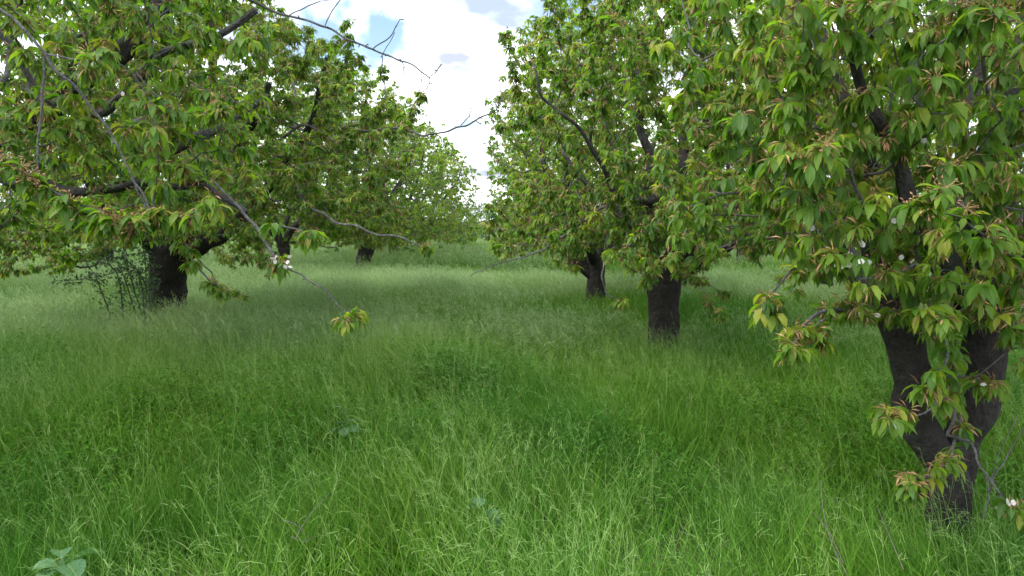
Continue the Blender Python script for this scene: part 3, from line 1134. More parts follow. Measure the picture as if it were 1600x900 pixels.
def rej_r2(p):
    x, y, z = p
    ax = 800 + F * x / max(y, 0.3)
    sy = 345 - F * (z - EYE) / y
    if y < 6.2:
        return True
    if ax < np.interp(sy, EDGE_R[0], EDGE_R[1]) + 18 + (math.sin(x * 41.3 + y * 27.1) * 22 - 4):
        return True
    if sy > 400 and 1060 < ax < 1260:
        return True
    if sy > 425:
        return True
    return False


make_tree((xb, d), 'cherry tree with thick dark waisted trunk standing second along the right row', trunk, limbs,
          crown_fn(2.3, 8.7, 2.9, 2.4, 5.6, 1.15, rej_r2, front=(200, (840, 1250, -60, 385, 6.6, 9.5))), 12, 1, 1000, single=280, twigs=twigs, blossoms=[(861, 328), (893, 497)])

# ---- third right tree
d = 13.0
xb = P(931, 460, d)[0]
g0 = float(gz(xb, d))
trunk = [(xb, d, g0 - 0.1, 0.19), (xb, d, g0 + 0.3, 0.16), f2(931, 430, 0.15, d), f2(930, 412, 0.16, d), f2(929, 400, 0.16, d)]
limbs = [
    [f2(926, 430, 0.11, d), f2(906, 410, 0.10, d), f2(897, 385, 0.09, d), f2(880, 330, 0.06, d), f2(850, 250, 0.035, d), f2(840, 180, 0.02, d)],
    [f2(934, 425, 0.11, d), f2(938, 390, 0.10, d), f2(945, 330, 0.07, d + .3), f2(950, 250, 0.05, d + .5), f2(940, 150, 0.03, d + .6)],
    [f2(930, 410, 0.09, d), f2(915, 370, 0.08, d - .5), f2(890, 300, 0.05, d - 1), f2(880, 200, 0.03, d - 1.3)],
    [f2(936, 410, 0.09, d), f2(970, 370, 0.07, d + .4), f2(1010, 300, 0.05, d + .6), f2(1030, 200, 0.03, d + .8)],
]


def rej_r3(p):
    x, y, z = p
    ax = 800 + F * x / y
    sy = 345 - F * (z - EYE) / y
    if sy > 398 and ax > 860:
        return True
    return ax < np.interp(sy, EDGE_R[0], EDGE_R[1]) + 10 + (math.sin(x * 41.3 + y * 27.1) * 22 - 4)


make_tree((xb, d), 'cherry tree whose trunk splits in a narrow Y, third along the right row', trunk, limbs,
          crown_fn(1.5, 13.0, 2.3, 2.4, 5.3, 1.1, rej_r3), 13, 2, 1150, leaf_scale=1.2, dup=1.7)

# ---- left near tree whose trunk stands outside the frame
trunk = [(-4.35, 4.9, -0.1, 0.24), (-4.35, 4.9, 0.5, 0.19), (-4.3, 4.9, 1.1, 0.2)]
limbs = [
    [(-4.3, 4.9, 0.95, 0.13), (-3.95, 4.85, 1.5, 0.105), *W([(-60, 245, 20, 4.8), (30, 190, 18, 4.7), (110, 140, 16, 4.6), (200, 75, 14, 4.5), (262, 0, 13, 4.45), (300, -70, 9, 4.4)], 4.6)],
    [(-4.3, 4.9, 1.0, 0.12), (-4.5, 5.3, 1.8, 0.09), (-4.4, 5.8, 2.8, 0.06), (-4.2, 6.2, 3.9, 0.03)],
    [(-4.3, 4.9, 1.0, 0.12), (-4.2, 4.3, 1.7, 0.09), (-3.9, 3.7, 2.6, 0.06), (-3.6, 3.2, 3.6, 0.03)],
    [*W([(95, 160, 10, 4.6), (160, 175, 8, 4.3), (230, 110, 7, 4.0), (330, 60, 5, 3.9), (400, 15, 4, 3.85)], 4.4)],
    [*W([(15, 195, 12, 4.7), (120, 215, 10, 4.9), (240, 240, 9, 5.1), (340, 200, 7, 5.3), (420, 150, 4, 5.5)], 4.4)],
    [*W([(-60, 245, 12, 4.8), (20, 285, 9, 4.5), (110, 300, 7, 4.2), (220, 285, 5, 4.0), (320, 290, 4, 3.9), (385, 330, 3, 3.8)], 4.4)],
]
twigs = [
    (W([(-20, 0, 7), (22, 30, 7), (55, 65, 6), (72, 85, 6), (130, 150, 6), (168, 198, 6), (190, 240, 5), (215, 300, 4), (238, 340, 3)], 3.3), 'tip'),
    (W([(70, 82, 5, 3.3), (66, 140, 5), (62, 200, 4.5), (58, 280, 4), (58, 310, 3)], 3.3), 'all'),
    (W([(70, 84, 3.5, 3.3), (110, 92, 3), (145, 96, 2.5)], 3.25), 'tip'),
    (W([(-20, 232, 5, 3.2), (10, 250, 5), (55, 285, 5), (95, 310, 4), (125, 340, 3.5), (165, 353, 3)], 3.1), False),
    (W([(55, 285, 4, 3.1), (110, 310, 3.5), (160, 330, 3), (210, 350, 3)], 3.1), False),
    (W([(240, 345, 5, 3.4), (290, 340, 4, 3.3), (330, 315, 3.5, 3.3)], 3.3), False),
    (W([(204, 278, 5, 3.3), (225, 305, 4), (238, 340, 4)], 3.3), 'tip'),
    (W([(335, 285, 5, 3.8), (375, 325, 6, 3.7), (405, 360, 7, 3.6), (425, 395, 7, 3.5), (440, 415, 6, 3.5)], 3.6), 'tip'),
    (W([(440, 413, 4, 3.5), (480, 437, 3, 3.5), (510, 455, 3, 3.5), (530, 480, 2.5, 3.5), (548, 488, 2, 3.5)], 3.5), 'tip'),
    (W([(430, 352, 4, 3.6), (460, 357, 3.5, 3.6), (485, 368, 2.5, 3.6)], 3.6), False),
    (W([(240, 90, 4, 3.8), (215, 115, 3.5, 3.6), (240, 145, 3, 3.6), (280, 178, 3, 3.6), (330, 175, 2.5, 3.6), (345, 170, 2, 3.6)], 3.6), False),
    (W([(250, 320, 6, 4.4), (320, 430, 4, 4.5), (345, 455, 3, 4.5)], 4.5), False),
    # long bare shoot against the sky
    (W([(330, -40, 6, 4.0), (390, 0, 5.5), (440, 22, 5), (500, 40, 4.5), (560, 68, 4), (610, 88, 3.6), (650, 105, 3.2), (672, 122, 2.6)], 4.0), 'all'),
    (W([(560, 68, 2.5), (580, 78, 2.4), (612, 55, 2.2), (625, 30, 1.6)], 4.0), 'all'),
    (W([(595, 90, 1.6), (610, 65, 1.6), (617, 50, 1.3)], 4.0), 'all'),
    (W([(508, 40, 2.4), (520, 15, 2.2), (540, -10, 1.8)], 4.0), 'all'),
    (W([(452, 24, 2.5), (480, 10, 2.4), (495, 4, 2.2), (515, 0, 1.6)], 4.0), 'all'),
    (W([(626, 93, 2.0), (631, 102, 1.9), (630, 116, 2.6)], 4.0), 'all'),
    (W([(672, 120, 2.0), (682, 112, 2.0), (690, 100, 2.4)], 4.0), 'all'),
    (W([(670, 120, 2.2), (671, 130, 2.0), (666, 139, 2.8)], 4.0), 'all'),
    (W([(658, 114, 1.8), (659, 122, 1.8), (658, 128, 2.4)], 4.0), 'all'),
    (W([(597, 86, 2.0), (597, 110, 1.8), (600, 148, 1.5)], 4.0), 'all'),
]


def rej_l0(p):
    x, y, z = p
    ax = 800 + F * x / max(y, 0.3)
    sy = 345 - F * (z - EYE) / max(y, 0.3)
    if y < 2.6:
        return True
    if ax < -150 and math.sin(x * 91 + y * 57 + z * 33) > -0.3:
        return True
    if ax > 430:
        return True
    if ax > 330 and (sy < 130 or sy > 330):
        return True
    if sy > 375 and ax > -60 and not (ax < 60 and sy < 420):
        return True
    if 190 < ax < 330 and sy > 330:
        return True
    return False


make_tree((-4.35, 4.9), 'nearest cherry tree at left whose grey lichened boughs reach in from outside the frame', trunk, limbs,
          crown_fn(-3.9, 4.9, 2.9, 2.7, 4.8, 1.25, rej_l0, front=(130, (-30, 400, -40, 330, 3.5, 4.9))), 14, 0, 760, single=290, twigs=twigs, leaf_scale=0.92, dup=2.3,
          blossoms=[(153, 100), (165, 112), (285, 127), (450, 400), (458, 408), (445, 412), (200, 140)])

# ---- second left tree, thick trunk
d = 11.4
xb = P(263, 470, d)[0]
g0 = float(gz(xb, d))
trunk = [(xb, d, g0 - 0.1, 0.27), (xb, d, g0 + 0.3, 0.24), f2(262, 440, 0.25, d), f2(264, 410, 0.29, d), f2(266, 392, 0.30, d), f2(267, 384, 0.26, d)]
limbs = [
    [f2(258, 415, 0.17, d), f2(250, 385, 0.15, d), f2(245, 340, 0.12, d), f2(225, 260, 0.08, d), f2(200, 160, 0.05, d), f2(180, 40, 0.03, d)],
    [f2(272, 410, 0.18, d), f2(280, 380, 0.16, d), f2(296, 345, 0.13, d), f2(310, 270, 0.09, d), f2(330, 170, 0.06, d), f2(345, 50, 0.03, d)],
    [f2(278, 405, 0.12, d), f2(310, 390, 0.10, 11.1), f2(345, 372, 0.09, 10.8), f2(385, 335, 0.08, 10.4), f2(440, 270, 0.055, 9.9), f2(490, 180, 0.035, 9.5), f2(510, 90, 0.02, 9.2)],
    [f2(252, 400, 0.12, d), f2(215, 360, 0.10, 11.2), f2(150, 300, 0.07, 10.8), f2(90, 200, 0.04, 10.5)],
    [f2(266, 395, 0.13, d), f2(270, 330, 0.10, 12.1), f2(290, 240, 0.07, 12.8), f2(300, 120, 0.04, 13.4)],
    [f2(268, 400, 0.13, d), f2(300, 330, 0.10, 10.3), f2(360, 240, 0.07, 9.5), f2(420, 130, 0.03, 9.0)],
]
twigs = [
    ([f2(440, 270, 0.03, 9.9), f2(475, 318, 0.024, 8.6), f2(520, 345, 0.020, 8.0), f2(575, 362, 0.014, 7.6), f2(630, 372, 0.010, 7.4), f2(665, 390, 0.006, 7.3)], 'tip'),
    ([f2(560, 205, 0.02, 8.9), f2(620, 200, 0.018, 8.3), f2(660, 212, 0.016, 8.0), f2(700, 205, 0.014, 7.8), f2(740, 190, 0.011, 7.7), f2(775, 172, 0.009, 7.6), f2(786, 150, 0.007, 7.6), f2(772, 120, 0.004, 7.6)], 'all'),
    ([f2(720, 196, 0.008, 7.75), f2(733, 182, 0.007, 7.7), f2(739, 160, 0.006, 7.7)], 'all'),
    ([f2(742, 188, 0.006, 7.7), f2(752, 194, 0.008, 7.7)], 'all'),
    ([f2(510, 170, 0.012, 9.2), f2(535, 110, 0.009, 8.8), f2(545, 70, 0.006, 8.7), f2(541, 38, 0.004, 8.7)], False),
    ([f2(470, 120, 0.012, 9.3), f2(482, 80, 0.009, 9.2), f2(485, 45, 0.005, 9.2)], False),
    ([f2(590, 190, 0.010, 8.8), f2(602, 150, 0.008, 8.7), f2(600, 105, 0.005, 8.7)], False),
    ([f2(620, 200, 0.010, 8.5), f2(645, 175, 0.007, 8.3), f2(660, 150, 0.004, 8.2)], False),
    ([f2(490, 200, 0.03, 9.5), f2(530, 225, 0.02, 9.2), f2(560, 205, 0.02, 8.9)], False),
    ([f2(330, 440, 0.02, 10.9), f2(340, 450, 0.012, 10.4), f2(380, 462, 0.007, 10.2)], False),
    ([f2(300, 395, 0.02, 11.2), f2(330, 425, 0.014, 10.9), f2(345, 452, 0.01, 10.8)], 'tip'),
]


def rej_a(p):
    x, y, z = p
    ax = 800 + F * x / max(y, 0.3)
    sy = 345 - F * (z - EYE) / max(y, 0.3)
    if y < 7.3 or ax < -200:
        return True
    if sy > 425:
        return True
    if sy > 388 and (ax > 150 and ax < 340):
        return True
    if sy > 385 and ax > 430:
        return True
    if sy > 340 and 428 < ax < 474:
        return True
    if ax > min(650, np.interp(sy, EDGE_L[0], EDGE_L[1])) - 12 + (math.sin(x * 41.3 + y * 27.1) * 22 - 4):
        return True
    return False


make_tree((xb, d), 'cherry tree with the thickest dark trunk, second in the left row above leafy suckers', trunk, limbs,
          crown_fn(-3.9, 10.6, 3.6, 3.3, 6.3, 0.9, rej_a, edge=EDGE_L, front=[(230, (150, 560, -40, 372, 8.4, 11.5)), (200, (420, 640, 20, 360, 7.8, 11.5))]), 15, 1, 1200, single=280, twigs=twigs)


def far_tree(x, y, label, seed, r0=0.17, R_=2.7, top=5.3, n=300, lod=2, lean=0.0, rej=None, zl=1.0, ls=None, hf=1.0, front=None):
    ls = ls or (1.3 if lod == 2 else 1.75)
    rng = np.random.RandomState(seed)
    g = float(gz(x, y))
    tr = [(x, y, g - 0.1, r0 * 1.2), (x + lean * .4, y, g + 0.4, r0), (x + lean, y, g + 1.0 * hf, r0 * 1.08)]
    lb = auto_limbs((x + lean, y, g + 1.0 * hf), rng, 5, top - 2.2, R_ * 0.6, r0 * 0.62)
    return make_tree((x, y), label, tr, lb, crown_fn(x, y, R_, R_, top, zl, rej, front=front, edge=EDGE_L), seed, lod, int(n * (1.9 if lod == 2 else 1.5)), leaf_scale=ls, whorl_p=0.9, dup=1.9)


def lim_left(px_top):
    def f(p):
        ax = 800 + F * p[0] / p[1]
        sy = 345 - F * (p[2] - EYE) / p[1]
        return ax > min(px_top, np.interp(sy, EDGE_L[0], EDGE_L[1]))
    return f


def lim_right(px):
    def f(p):
        ax = 800 + F * p[0] / p[1]
        sy = 345 - F * (p[2] - EYE) / p[1]
        return ax < max(px, np.interp(sy, EDGE_R[0], EDGE_R[1]))
    return f


G = 'cherry trees in the orchard rows'
far_tree(-4.55, 22.5, 'cherry tree with slim dark trunk left of the grassy aisle, third in its row', 21, 0.21, 3.4, 5.7, 520, 2, 0.25, lim_left(722), 0.9, front=(230, (520, 720, 120, 372, 19.6, 24)))
far_tree(-5.95, 19.8, 'thin-stemmed cherry tree between the two thicker trunks of the left row', 22, 0.13, 2.6, 4.9, 260, 2, 0.0, lambda p: 800 + F * p[0] / p[1] > 600, 1.75)
far_tree(-4.6, 29.0, 'cherry tree with rounded crown behind the third tree of the left row', 23, 0.2, 3.5, 5.2, 620, 3, 0.1, lim_left(745), 0.8, front=(260, (620, 745, 195, 375, 26.5, 31)))
far_tree(-4.4, 36.0, 'farthest cherry tree of the left row where the grassy aisle ends', 24, 0.2, 3.6, 5.0, 560, 3, 0.1, lim_left(765), 0.7, front=(220, (680, 765, 240, 378, 33.5, 38)))
far_tree(1.75, 20.5, 'cherry tree half hidden by low leaves, fourth along the right row', 25, 0.2, 2.7, 5.3, 400, 2, -0.1, lim_right(752))
far_tree(2.0, 27.0, 'fifth cherry tree of the right row behind the hidden dark trunk', 26, 0.2, 3.1, 5.4, 380, 3, 0, lim_right(765), 0.8)
far_tree(2.1, 34.0, 'farthest cherry tree of the right row beside the far scrub', 27, 0.2, 3.3, 5.2, 360, 3, 0, lim_right(775), 0.7)
far_tree(-11.2, 13.5, 'cherry tree in the second row on the far left behind low boughs', 28, 0.2, 3.1, 5.2, 380, 2, 0, None, 1.3)
far_tree(-11.0, 20.5, 'middle cherry tree of the far left row across the pale grass', 29, 0.2, 3.1, 5.4, 360, 3, 0, None, 1.3)
far_tree(-11.4, 28.0, 'farthest cherry tree of the far left row by the scrub', 30, 0.2, 3.2, 5.3, 300, 3, 0, None, 1.2)
far_tree(7.6, 11.8, 'nearest cherry tree of the far right row behind the big forked trunk', 31, 0.2, 2.9, 5.2, 380, 2, 0, None, 1.4)
far_tree(7.7, 18.0, 'middle cherry tree of the far right row across the pale grass', 32, 0.2, 2.9, 5.3, 360, 3, 0, None, 1.3)
far_tree(7.6, 25.0, 'third cherry tree of the far right row seen under nearer boughs', 33, 0.2, 3.0, 5.3, 320, 3, 0, None, 1.2)
far_tree(7.9, 32.5, 'farthest cherry tree of the far right row by the scrub', 34, 0.2, 3.0, 5.2, 280, 3, 0, None, 1.2)

# ------------------------------------------------------------------ far scrub: one mass
rng = np.random.RandomState(77)
cc, rr_ = [], []
for k in range(150):
    x = rng.uniform(-75, 75)
    y = 47 + rng.uniform(-3, 7) + abs(x) * 0.05
    h = rng.uniform(1.6, 3.4) + (1.0 if abs(x) > 14 else 0)
    cc.append((x, y, h))
    rr_.append(rng.uniform(1.3, 2.6))
n_per = 620
cen = np.repeat(np.array(cc), n_per, 0)
rad_ = np.repeat(np.array(rr_), n_per)
dv = unit(rng.normal(0, 1, (len(cen), 3)))
rr2 = rng.uniform(0.3, 1, len(cen)) ** 0.4 * (1 + 0.25 * np.sin(dv[:, 0] * 7 + cen[:, 0]) * np.cos(dv[:, 2] * 6))
pos = np.stack([cen[:, 0] + dv[:, 0] * rad_ * rr2, cen[:, 1] + dv[:, 1] * rad_ * rr2, cen[:, 2] * 0.5 * (1 + dv[:, 2] * rr2)], -1)
D = unit(rng.normal(0, 1, (len(pos), 3)) + np.array([0, 0, 0.3]))
tn = np.clip(np.repeat(rng.uniform(0.1, 0.9, len(cc)), n_per) + rng.normal(0, 0.15, len(pos)), 0, 1)
ln = rng.uniform(0.12, 0.30, len(pos))
v, f, uv, tt = diamond_batch(pos, D, ln, ln * 0.5, rng.uniform(0.3, 1.5, len(pos)), rng.normal(0, 0.8, len(pos)), tn)
scrub = link('far_scrub', np_mesh('far_scrub', v, [f], SCRUB, uv, tt), kind='stuff')
tag(scrub, 'mass of bluish green scrub closing off the far end of the orchard', 'scrub')

# ------------------------------------------------------------------ grass
def blade_set(rng, n, rad, h0, h1, wid, segs, lean, seeds=0, seed_len=0.03, soft=0.5, heads=6):
    """a tuft patch: n blades, plus `seeds` flowering stems with nodding pale spikelets"""
    Vs, Qs, Ts, tin, sed = [], [], [], [], []
    off = 0

    def ribbon(b, d0, length, w0, bend, k, tint_, seedv, tipw=0.12):
        nonlocal off
        n_ = len(b)
        K = k + 1
        cen_ = np.zeros((n_, K, 3))
        d_ = d0.copy()
        p_ = b.copy()
        cen_[:, 0] = p_
        hb = bend
        for i in range(1, K):
            d_ = unit(d_ + hb * (0.5 + i / k) / k)
            p_ = p_ + d_ * (length / k)[:, None]
            cen_[:, i] = p_
        az = rng.uniform(0, 6.28, n_)
        side_ = np.stack([np.cos(az), np.sin(az), np.zeros(n_)], -1)
        prof = np.linspace(1, tipw, K) ** 0.8
        prof[0] = 0.7
        hw_ = (w0[:, None] * prof[None])[:, :, None] * 0.5
        VV = np.stack([cen_ - side_[:, None] * hw_, cen_ + side_[:, None] * hw_], 2).reshape(-1, 3)
        bb = off + np.arange(n_) * K * 2
        for i in range(k):
            Qs.append(np.stack([bb + i * 2, bb + i * 2 + 1, bb + i * 2 + 3, bb + i * 2 + 2], -1))
        Vs.append(VV)
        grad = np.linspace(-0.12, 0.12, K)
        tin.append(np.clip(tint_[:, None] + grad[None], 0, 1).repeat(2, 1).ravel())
        sed.append(np.repeat(seedv, K * 2))
        off += len(VV)
        return cen_, d_

    a = rng.uniform(0, 6.28, n)
    r = np.sqrt(rng.rand(n)) * rad
    b = np.stack([np.cos(a) * r, np.sin(a) * r, np.full(n, -0.04)], -1)
    az = rng.uniform(0, 6.28, n)
    d0 = unit(np.stack([np.cos(az) * soft, np.sin(az) * soft, np.full(n, 1.6)], -1) + rng.normal(0, 0.12, (n, 3)))
    bend = np.stack([np.cos(az) * 0.5 + lean[0], np.sin(az) * 0.5 + lean[1], rng.uniform(-1.1, 0.1, n)], -1) * rng.uniform(0.5, 1.3, (n, 1))
    ribbon(b, d0, rng.uniform(h0, h1, n), rng.uniform(0.7, 1.2, n) * wid, bend, segs, np.clip(rng.normal(0.42, 0.30, n), 0, 1), np.zeros(n))
    if seeds:
        a = rng.uniform(0, 6.28, seeds)
        r = np.sqrt(rng.rand(seeds)) * rad
        b = np.stack([np.cos(a) * r, np.sin(a) * r, np.zeros(seeds)], -1)
        d0 = unit(np.stack([rng.normal(0, 0.2, seeds), rng.normal(0, 0.2, seeds), np.full(seeds, 1.0)], -1))
        az = rng.normal(0, 1.0, seeds)
        bend = np.stack([np.cos(az) * 0.5 + lean[0] * 1.4, np.sin(az) * 0.5 + lean[1] * 1.4, rng.uniform(-0.9, -0.2, seeds)], -1)
        cen_, dt = ribbon(b, d0, rng.uniform(h1 * 0.85, h1 * 1.2, seeds), np.full(seeds, wid * 0.45), bend, segs + 1, np.full(seeds, 0.75), np.full(seeds, 0.35), 0.5)
        # spikelets hang off the last part
        tip = np.repeat(cen_[:, -1], heads, 0)
        pre = np.repeat(cen_[:, -2], heads, 0)
        u = rng.uniform(0.1, 1.0, (seeds * heads, 1))
        st = pre + (tip - pre) * u + rng.normal(0, 0.006, (seeds * heads, 3))
        dd = unit(np.repeat(dt, heads, 0) * 0.9 + rng.normal(0, 0.35, (seeds * heads, 3)) + np.array([lean[0] * .5, lean[1] * .5, -0.35]))
        ribbon(st, dd, rng.uniform(0.8, 1.7, seeds * heads) * seed_len, np.full(seeds * heads, wid * 0.62), np.tile(np.array([0, 0, -0.4]), (seeds * heads, 1)), 2,
               np.full(seeds * heads, 0.75 if wid < 0.006 else 1.0), rng.uniform(0.45, 1.0, seeds * heads), 0.15)
    return Vs, Qs, tin, sed


def forb_set(rng, n, rad, h, size):
    """clovery weed clump: small leaflets on thin stems"""
    a = rng.uniform(0, 6.28, n); r = np.sqrt(rng.rand(n)) * rad
    z = rng.uniform(0.15, 1.0, n) * h * (1 - 0.4 * (r / rad) ** 2)
    c = np.stack([np.cos(a) * r, np.sin(a) * r, z], -1)
    az = rng.uniform(0, 6.28, n)
    el = rng.uniform(-0.2, 0.7, n)
    D_ = np.stack([np.cos(az) * np.cos(el), np.sin(az) * np.cos(el), np.sin(el)], -1)
    v_, f_, uv_, t_ = leaf_batch(c, D_, rng.uniform(.7, 1.3, n) * size, rng.uniform(.35, .6, n) * size, rng.uniform(0.2, 1.2, n), rng.normal(0, .4, n),
                                 np.clip(rng.normal(0.15, 0.15, n), 0, 1), [(0, .2), (.5, 1.0), (1, .2)])
    return [v_], [f_], [t_], [np.zeros(len(v_))]


def grass_object(name, variants, pts, var_idx, rotz, scale, tilt, label):
    """one mesh holding the tuft shapes (faces) and the places they grow at (loose points); geometry nodes put the first on the second"""
    Vs, Qs, tin, sed, var = [], [], [], [], []
    off = 0
    for k, (vv, qq, t_, s_) in enumerate(variants):
        V_ = np.concatenate(vv)
        Q_ = np.concatenate(qq)
        Vs.append(V_); Qs.append(Q_ + off); tin.append(np.concatenate(t_)); sed.append(np.concatenate(s_)); var.append(np.full(len(V_), k))
        off += len(V_)
    nb = off
    n = len(pts)
    V_ = np.concatenate(Vs + [pts])
    z = np.zeros(n)
    me = np_mesh(name, V_, [np.concatenate(Qs)], GRASS, None, np.concatenate(tin + [z]), extra={
        'seed': np.concatenate(sed + [z]), 'var': np.concatenate(var + [var_idx.astype(float)]),
        'place': np.concatenate([np.zeros(nb), np.ones(n)]), 'rotz': np.concatenate([np.zeros(nb), rotz]), 'scl': np.concatenate([np.ones(nb), scale]),
        'tx': np.concatenate([np.zeros(nb), tilt[:, 0]]), 'ty': np.concatenate([np.zeros(nb), tilt[:, 1]])})
    o = link(name, me, kind='stuff')
    tag(o, label, 'grass')
    g = bpy.data.node_groups.new(name + '_nodes', 'GeometryNodeTree')
    g.interface.new_socket('Geometry', in_out='INPUT', socket_type='NodeSocketGeometry')
    g.interface.new_socket('Geometry', in_out='OUTPUT', socket_type='NodeSocketGeometry')
    gn, gl = g.nodes, g.links
    gi, go = gn.new('NodeGroupInput'), gn.new('NodeGroupOutput')

    def na(nm):
        a_ = gn.new('GeometryNodeInputNamedAttribute')
        a_.data_type = 'FLOAT'
        a_.inputs['Name'].default_value = nm
        return a_.outputs[0]

    def cmp(a_, val):
        c_ = gn.new('FunctionNodeCompare')
        c_.data_type = 'FLOAT'
        c_.operation = 'EQUAL'
        gl.new(a_, c_.inputs[0])
        c_.inputs[1].default_value = val
        c_.inputs['Epsilon'].default_value = 0.1
        return c_.outputs[0]

    sp = gn.new('GeometryNodeSeparateGeometry')
    sp.domain = 'POINT'
    gl.new(gi.outputs[0], sp.inputs[0])
    gl.new(cmp(na('place'), 1.0), sp.inputs[1])
    m2p = gn.new('GeometryNodeMeshToPoints')
    gl.new(sp.outputs[0], m2p.inputs[0])
    join = gn.new('GeometryNodeJoinGeometry')
    cx_ = gn.new('ShaderNodeCombineXYZ')
    gl.new(na('tx'), cx_.inputs[0]); gl.new(na('ty'), cx_.inputs[1]); gl.new(na('rotz'), cx_.inputs[2])
    e2r = gn.new('FunctionNodeEulerToRotation')
    gl.new(cx_.outputs[0], e2r.inputs[0])
    for k in range(len(variants)):
        s2 = gn.new('GeometryNodeSeparateGeometry')
        s2.domain = 'POINT'
        gl.new(sp.outputs[1], s2.inputs[0])
        gl.new(cmp(na('var'), float(k)), s2.inputs[1])
        ip = gn.new('GeometryNodeInstanceOnPoints')
        gl.new(m2p.outputs[0], ip.inputs['Points'])
        gl.new(cmp(na('var'), float(k)), ip.inputs['Selection'])
        gl.new(s2.outputs[0], ip.inputs['Instance'])
        gl.new(e2r.outputs[0], ip.inputs['Rotation'])
        gl.new(na('scl'), ip.inputs['Scale'])
        gl.new(ip.outputs[0], join.inputs[0])
    gl.new(join.outputs[0], go.inputs[0])
    md = o.modifiers.new('scatter', 'NODES')
    md.node_group = g
    return o


rng = np.random.RandomState(900)
LEAN = (-0.55, -0.05)
near_v = [blade_set(rng, 210, 0.24, 0.20, 0.48, 0.0046, 4, LEAN, 3, 0.032, heads=4) for _ in range(3)]
near_v += [blade_set(rng, 190, 0.24, 0.20, 0.46, 0.0042, 4, LEAN, 9, 0.032, heads=4) for _ in range(3)]
near_v += [blade_set(rng, 170, 0.26, 0.18, 0.44, 0.0040, 4, LEAN, 18, 0.030, heads=4) for _ in range(2)]
near_v += [forb_set(rng, 300, 0.26, 0.36, 0.024) for _ in range(2)]
mid_v = [blade_set(rng, 170, 0.40, 0.24, 0.44, 0.0075, 3, LEAN, 0) for _ in range(2)]
mid_v += [blade_set(rng, 120, 0.40, 0.24, 0.42, 0.0070, 3, LEAN, 40, 0.04, heads=4) for _ in range(2)]
mid_v += [blade_set(rng, 70, 0.40, 0.20, 0.40, 0.0070, 3, LEAN, 95, 0.04, heads=4) for _ in range(2)]
far_v = [blade_set(rng, 150, 0.7, 0.24, 0.44, 0.016, 2, LEAN, 0) for _ in range(2)]
far_v += [blade_set(rng, 70, 0.7, 0.22, 0.42, 0.014, 2, LEAN, 70, 0.06, heads=3) for _ in range(2)]


def places(y0, y1, dens, margin=2.5):
    A = 0.5 * (y1 ** 2 - y0 ** 2) * 1.62 + 2 * margin * (y1 - y0)
    n = int(A * dens * 1.25)
    y = np.sqrt(rng.uniform(0, 1, n) * (y1 ** 2 - y0 ** 2) + y0 ** 2)
    x = rng.uniform(-1, 1, n) * (0.81 * y + margin)
    return x, y


def scatter(name, variants, y0, y1, dens, picker, smin, smax, label, zoff=0.0):
    x, y = places(y0, y1, dens)
    n = len(x)
    vi = picker(x, y)
    if picker is pick_near:          # clovery weeds grow up through the grass in patches
        xe = xr[0] + rng.normal(0, 0.32, 60); ye = 3.35 - rng.uniform(0.12, 0.65, 60)      # ungrazed grass round the near trunk
        x = np.concatenate([x, xe]); y = np.concatenate([y, ye]); vi = np.concatenate([vi, rng.randint(0, 5, 60)])
        n = len(x)
        f_ = np.nonzero(sm(x, y, 1.6, 33) + rng.normal(0, 0.07, n) > 0.66)[0]
        x = np.concatenate([x, x[f_] + 0.05]); y = np.concatenate([y, y[f_]])
        vi = np.concatenate([vi, 8 + rng.randint(0, 2, len(f_))])
        n = len(x)
    hgt = 0.82 + 0.38 * sm(x, y, 0.9, 8) + 0.36 * sm(x, y, 1.9, 9)
    scl = rng.uniform(smin, smax, n) * hgt
    wind = (sm(x, y, 0.5, 3) - 0.5)
    tilt = np.stack([rng.normal(0, 0.10, n) + 0.15 * (sm(x, y, 0.8, 6) - 0.5), rng.normal(0, 0.10, n) - 0.25 * wind], -1)
    rot = rng.normal(0, 0.6, n) + 1.6 * wind
    pts = np.stack([x, y, gz(x, y) + zoff], -1)
    return grass_object(name, variants, pts, vi, rot, scl, tilt, label)


def pick_near(x, y):
    s = sm(x, y * 0.8, 1.0, 21) + rng.normal(0, 0.12, len(x))
    f = sm(x, y, 1.6, 33) + rng.normal(0, 0.07, len(x))
    r = rng.randint(0, 6, len(x))
    v = np.where(s < 0.45, r % 3, np.where(s < 0.72, 3 + r % 3, 6 + r % 2))
    return v


def pick_mid(x, y):
    s = sm(x, y * 0.9, 0.8, 21) + 0.10 + 0.015 * (y - 9) + rng.normal(0, 0.14, len(x))
    r = rng.randint(0, 6, len(x))
    return np.where(s < 0.42, r % 2, np.where(s < 0.66, 2 + r % 2, 4 + r % 2))


def pick_far(x, y):
    s = sm(x, y, 0.4, 21) + 0.02 * (y - 20) + rng.normal(0, 0.1, len(x))
    r = rng.randint(0, 6, len(x))
    return np.where(s < 0.45, r % 2, 2 + r % 2)


scatter('meadow_grass', near_v, 1.2, 8.5, 15, pick_near, 0.85, 1.2, 'tall fine green grass with nodding seed heads nearest the camera')
scatter('meadow_grass', mid_v, 8.3, 19, 8, pick_mid, 0.85, 1.2, 'soft windblown meadow grass between the first trees of both rows')
scatter('meadow_grass', far_v, 18.5, 62, 2.4, pick_far, 0.9, 1.25, 'pale seeding grass at the far end of the orchard aisle')

